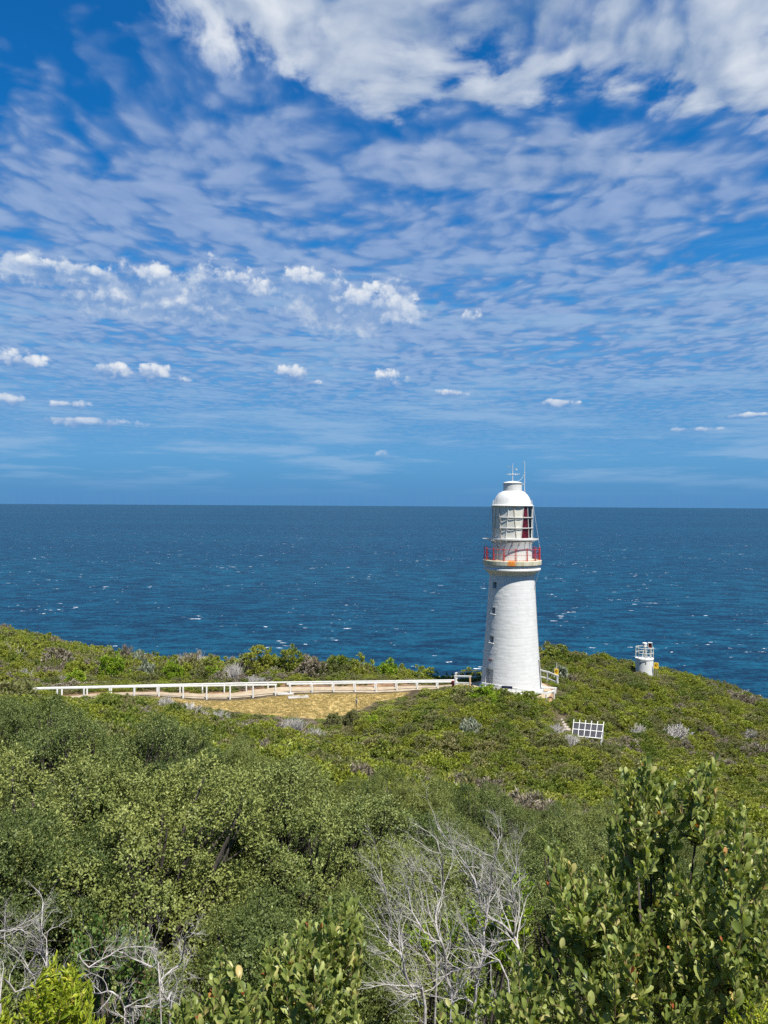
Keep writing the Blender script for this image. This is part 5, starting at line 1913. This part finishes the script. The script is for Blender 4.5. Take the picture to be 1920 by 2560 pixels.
def build_foreground():
    rng = np.random.default_rng(21)
    right = tips_from([
        ([(1540, 1900), (1580, 1875), (1630, 1890), (1650, 1960), (1600, 2010), (1540, 2000)], 15, 2.9, 3.1),
        ([(1710, 1920), (1750, 1890), (1810, 1890), (1810, 1950), (1740, 1980), (1680, 1970)], 15, 2.8, 3.0),
        ([(1520, 2000), (1660, 1950), (1760, 1990), (1700, 2090), (1560, 2100), (1510, 2060)], 26, 2.8, 3.2),
        ([(1790, 2060), (1840, 2010), (1870, 2030), (1840, 2090), (1760, 2120)], 24, 2.7, 3.0),
        ([(1345, 2110), (1400, 2100), (1470, 2150), (1480, 2260), (1400, 2260), (1350, 2180)], 22, 2.8, 3.1),
        ([(1480, 2160), (1600, 2080), (1750, 2110), (1930, 2090), (1990, 2250), (1960, 2420), (1700, 2420), (1440, 2420), (1350, 2300)], 300, 2.55, 3.5),
        ([(1300, 2380), (1500, 2330), (1800, 2350), (1960, 2420), (1880, 2560), (1500, 2640), (1240, 2640), (1220, 2500)], 190, 2.4, 3.2),
        ([(1040, 2540), (1120, 2500), (1260, 2480), (1300, 2600), (1100, 2640)], 22, 2.4, 2.7),
    ], rng)
    big_leaf_bush('paddle_leaf_bush', 'big paddle-leaved bush with a few red leaves filling the lower right corner', 1650, 3.1, right, 'paddle', 'leaf_paddle', (0.038, 0.063), 0.48, 26, 0.30, 31, stem_r=0.005)
    mid = tips_from([
        ([(760, 2300), (830, 2250), (880, 2240), (910, 2300), (860, 2380), (740, 2400), (650, 2440), (640, 2380)], 70, 3.0, 3.4),
        ([(520, 2400), (555, 2360), (580, 2420), (560, 2480), (520, 2470)], 12, 2.9, 3.1),
        ([(640, 2420), (760, 2360), (900, 2400), (920, 2500), (880, 2640), (420, 2640), (430, 2520), (520, 2460)], 210, 2.7, 3.4),
    ], rng)
    big_leaf_bush('paddle_leaf_bush', 'paddle-leaved bush rising from the bottom edge left of centre', 680, 3.2, mid, 'paddle', 'leaf_paddle', (0.040, 0.066), 0.45, 24, 0.26, 33, stem_r=0.005)
    yel = tips_from([
        ([(110, 2415), (140, 2390), (150, 2410), (200, 2405), (190, 2450), (100, 2460)], 22, 2.9, 3.1),
        ([(80, 2470), (190, 2430), (225, 2440), (230, 2500), (265, 2540), (260, 2660), (50, 2660), (55, 2530)], 170, 2.6, 3.2),
        ([(-40, 2510), (30, 2500), (50, 2550), (40, 2660), (-40, 2660)], 30, 2.7, 3.0),
    ], rng)
    big_leaf_bush('yellow_leaf_bush', 'bright yellow-green narrow-leaved bush in the bottom left corner', 120, 3.0, yel, 'blade', 'leaf_yellow', (0.032, 0.048), 0.21, 30, 0.13, 35, tight=0.5, wood='twig_bark', stem_r=0.005)
    yr = tips_from([([(1800, 2540), (1850, 2500), (1930, 2490), (1960, 2540), (1940, 2640), (1800, 2640)], 40, 2.25, 2.5)], rng)
    big_leaf_bush('yellow_leaf_bush', 'bright yellow-green bush at the bottom right edge under the paddle-leaved bush', 1880, 2.4, yr, 'blade', 'leaf_yellow', (0.022, 0.034), 0.27, 18, 0.09, 37, singles=150, tight=0.55, stem_r=0.004)
    dk = tips_from([
        ([(200, 2300), (290, 2270), (345, 2300), (390, 2340), (400, 2400), (330, 2440), (180, 2420), (160, 2360)], 85, 5.6, 6.4),
        ([(160, 2400), (400, 2400), (420, 2560), (150, 2560)], 60, 5.8, 6.6)], rng)
    big_leaf_bush('dark_leaf_bush', 'dark green leafy bush behind the dead white branches at lower left', 280, 6.2, dk, 'paddle', 'leaf_dark', (0.05, 0.08), 0.42, 14, 0.25, 39, singles=120)
    br = tips_from([
        ([(1270, 2160), (1300, 2140), (1330, 2190), (1340, 2320), (1310, 2400), (1260, 2330)], 50, 7.0, 7.6),
        ([(1090, 2290), (1180, 2240), (1260, 2290), (1270, 2430), (1200, 2540), (1100, 2540), (1080, 2400)], 150, 7.0, 7.8),
        ([(1010, 2310), (1060, 2290), (1080, 2360), (1030, 2360)], 12, 7.8, 8.2)], rng)
    big_leaf_bush('green_leaf_bush', 'vivid green bush seen through the bare grey tree', 1190, 8.2, br, 'blade', 'leaf_bright', (0.045, 0.075), 0.40, 40, 0.24, 41, singles=60, tight=0.8)


build_foreground()


def bare_tree(name, label, stems, d, seed, r_main=0.018, side=9, fine=5, blen=0.5, drift=(-0.3, 0.0, 0.5), base_dz=0.3, twist=0.5):
    """leafless bleached shrub: guided main stems, branches and fine twigs"""
    rr = random.Random(seed)
    b0 = P(*stems[0][0], d)
    root = thing(name, label, 'dead shrub', (b0.x, b0.y, gz(b0.x, b0.y)))
    org = Vector(root.location)
    drift = Vector(drift)

    def rv(s):
        return Vector((rr.uniform(-s, s), rr.uniform(-s, s), rr.uniform(-s, s)))

    def grow(mb, p, dirv, length, r, level):
        n = 5
        pts, d_ = [p], dirv.normalized()
        for i in range(n):
            d_ = (d_ + rv(twist * 0.5) + drift * 0.10).normalized()
            pts.append(pts[-1] + d_ * (length / n))
        mb.tube(pts, [r * (1 - 0.75 * i / n) for i in range(n + 1)], 4 if level else 5, caps=False)
        if level < 2:
            for k in range(fine if level == 0 else 3):
                i = rr.randint(1, n)
                dd = (pts[i] - pts[i - 1]).normalized()
                grow(mb, pts[i], (dd * 0.8 + rv(0.75) + drift * 0.3), length * rr.uniform(0.35, 0.62), r * 0.5 * (1 - 0.4 * i / n), level + 1)
    for si, st in enumerate(stems):
        dd = d + rr.uniform(-0.35, 0.35)
        pts = []
        for i, (a, b) in enumerate(st):
            pts.append(P(a, b, dd + 0.10 * math.sin(i * 1.3 + si)) - org)
        if base_dz and st[0][1] > 2380:
            g = P(*st[0], dd)
            pts.insert(0, Vector((pts[0].x + rr.uniform(-.1, .1), pts[0].y, gz(g.x, g.y) - org.z - 0.1)))
        dense, rads = [], []
        m = len(pts)
        for i in range(m - 1):
            p0, p1, p2, p3 = pts[max(i - 1, 0)], pts[i], pts[i + 1], pts[min(i + 2, m - 1)]
            for t in (0, 0.33, 0.66):
                q = 0.5 * ((2 * p1) + (p2 - p0) * t + (2 * p0 - 5 * p1 + 4 * p2 - p3) * t * t + (3 * p1 - p0 - 3 * p2 + p3) * t ** 3)
                dense.append(q + rv(0.006))
        dense.append(pts[-1])
        nn = len(dense)
        rm = r_main * (1.0 if si < 4 else 0.6)
        rads = [rm * (1 - 0.85 * (i / (nn - 1)) ** 0.9) + 0.002 for i in range(nn)]
        stem = MB().tube(dense, rads, 8).build('stem', 'dead_wood', root, smooth=True)
        mb = MB()
        for k in range(side):
            i = int(nn * (0.12 + 0.88 * (k + rr.random()) / side))
            i = min(max(i, 1), nn - 1)
            t = (dense[i] - dense[i - 1]).normalized()
            grow(mb, dense[i], t * 0.8 + rv(0.8) + drift * 0.5, blen * rr.uniform(0.5, 1.1) * (1.1 - 0.5 * i / nn), max(rads[i] * 0.5, d * 0.00036), 0)
        tw = mb.build('twigs', 'dead_twig', stem, smooth=True)
        tw['kind'] = 'stuff'
    return root


bare_tree('bare_tree', 'bare bleached grey tree with many fine twigs standing in the centre foreground', [
    [(1299, 2432), (1288, 2347), (1258, 2313), (1213, 2286), (1198, 2241), (1186, 2200), (1161, 2155), (1130, 2114), (1094, 2069)],
    [(1130, 2527), (1116, 2444), (1111, 2383), (1097, 2338), (1091, 2291), (1105, 2230), (1108, 2188), (1105, 2150), (1094, 2103)],
    [(1063, 2518), (1025, 2463), (1008, 2410), (1000, 2380), (975, 2355), (978, 2305), (966, 2250), (953, 2177)],
    [(1188, 2513), (1194, 2432), (1208, 2383), (1213, 2300), (1227, 2222), (1230, 2172), (1241, 2133), (1249, 2091)],
    [(1091, 2420), (1060, 2330), (1030, 2280), (1022, 2230), (1035, 2190), (1020, 2150)],
    [(1270, 2450), (1200, 2420), (1130, 2430), (1080, 2470), (1020, 2490)],
    [(1130, 2500), (1180, 2520)],
    [(1285, 2340), (1290, 2280), (1275, 2210), (1290, 2180)]], 6.6, 5, r_main=0.0125, side=21, fine=7, blen=0.48, drift=(-0.32, 0.0, 0.45), twist=0.6)
bare_tree('dead_branches', 'tangle of dead white branches at lower left behind the yellow-green bush', [
    [(0, 2491), (40, 2478), (81, 2463), (120, 2440)],
    [(118, 2420), (114, 2400), (103, 2357), (105, 2313), (108, 2256)],
    [(332, 2570), (313, 2516), (282, 2482), (238, 2483), (200, 2483)],
    [(425, 2530), (417, 2501), (398, 2463), (417, 2432), (454, 2407), (461, 2344), (483, 2313)],
    [(188, 2441), (219, 2419), (273, 2388), (313, 2369), (392, 2372)],
    [(120, 2470), (85, 2440), (60, 2400), (20, 2360), (-10, 2330)],
    [(400, 2470), (380, 2420), (340, 2400), (300, 2380)],
    [(330, 2560), (380, 2520), (430, 2480), (470, 2400)],
    [(-10, 2330), (30, 2325), (60, 2328)]], 4.9, 8, r_main=0.0065, side=14, fine=6, blen=0.26, drift=(0.1, 0.0, 0.3), twist=0.75)

# ------------------------------------------------------------------ groups of like things
GROUPS = {'rail_fence': 'white rail fences along the path and round the tower', 'warning_sign': 'yellow warning signs on the headland',
          'silver_shrub': 'silver-leaved shrubs', 'green_shrub': 'rounded green shrubs on the headland', 'olive_shrub': 'olive shrubs at the lawn edge',
          'dry_shrub': 'brown dry shrubs behind the fence', 'dead_shrub': 'bleached dead shrubs on the slopes', 'coastal_tree': 'leafy crowns of the near thicket',
          'paddle_leaf_bush': 'paddle-leaved bushes in the foreground', 'yellow_leaf_bush': 'yellow-green bushes at the bottom corners', 'paving_slab': 'concrete slabs by the fence gap'}
for o in SC.objects:
    if o.parent is None:
        g = GROUPS.get(o.name.split('.')[0])
        if g:
            o['group'] = g
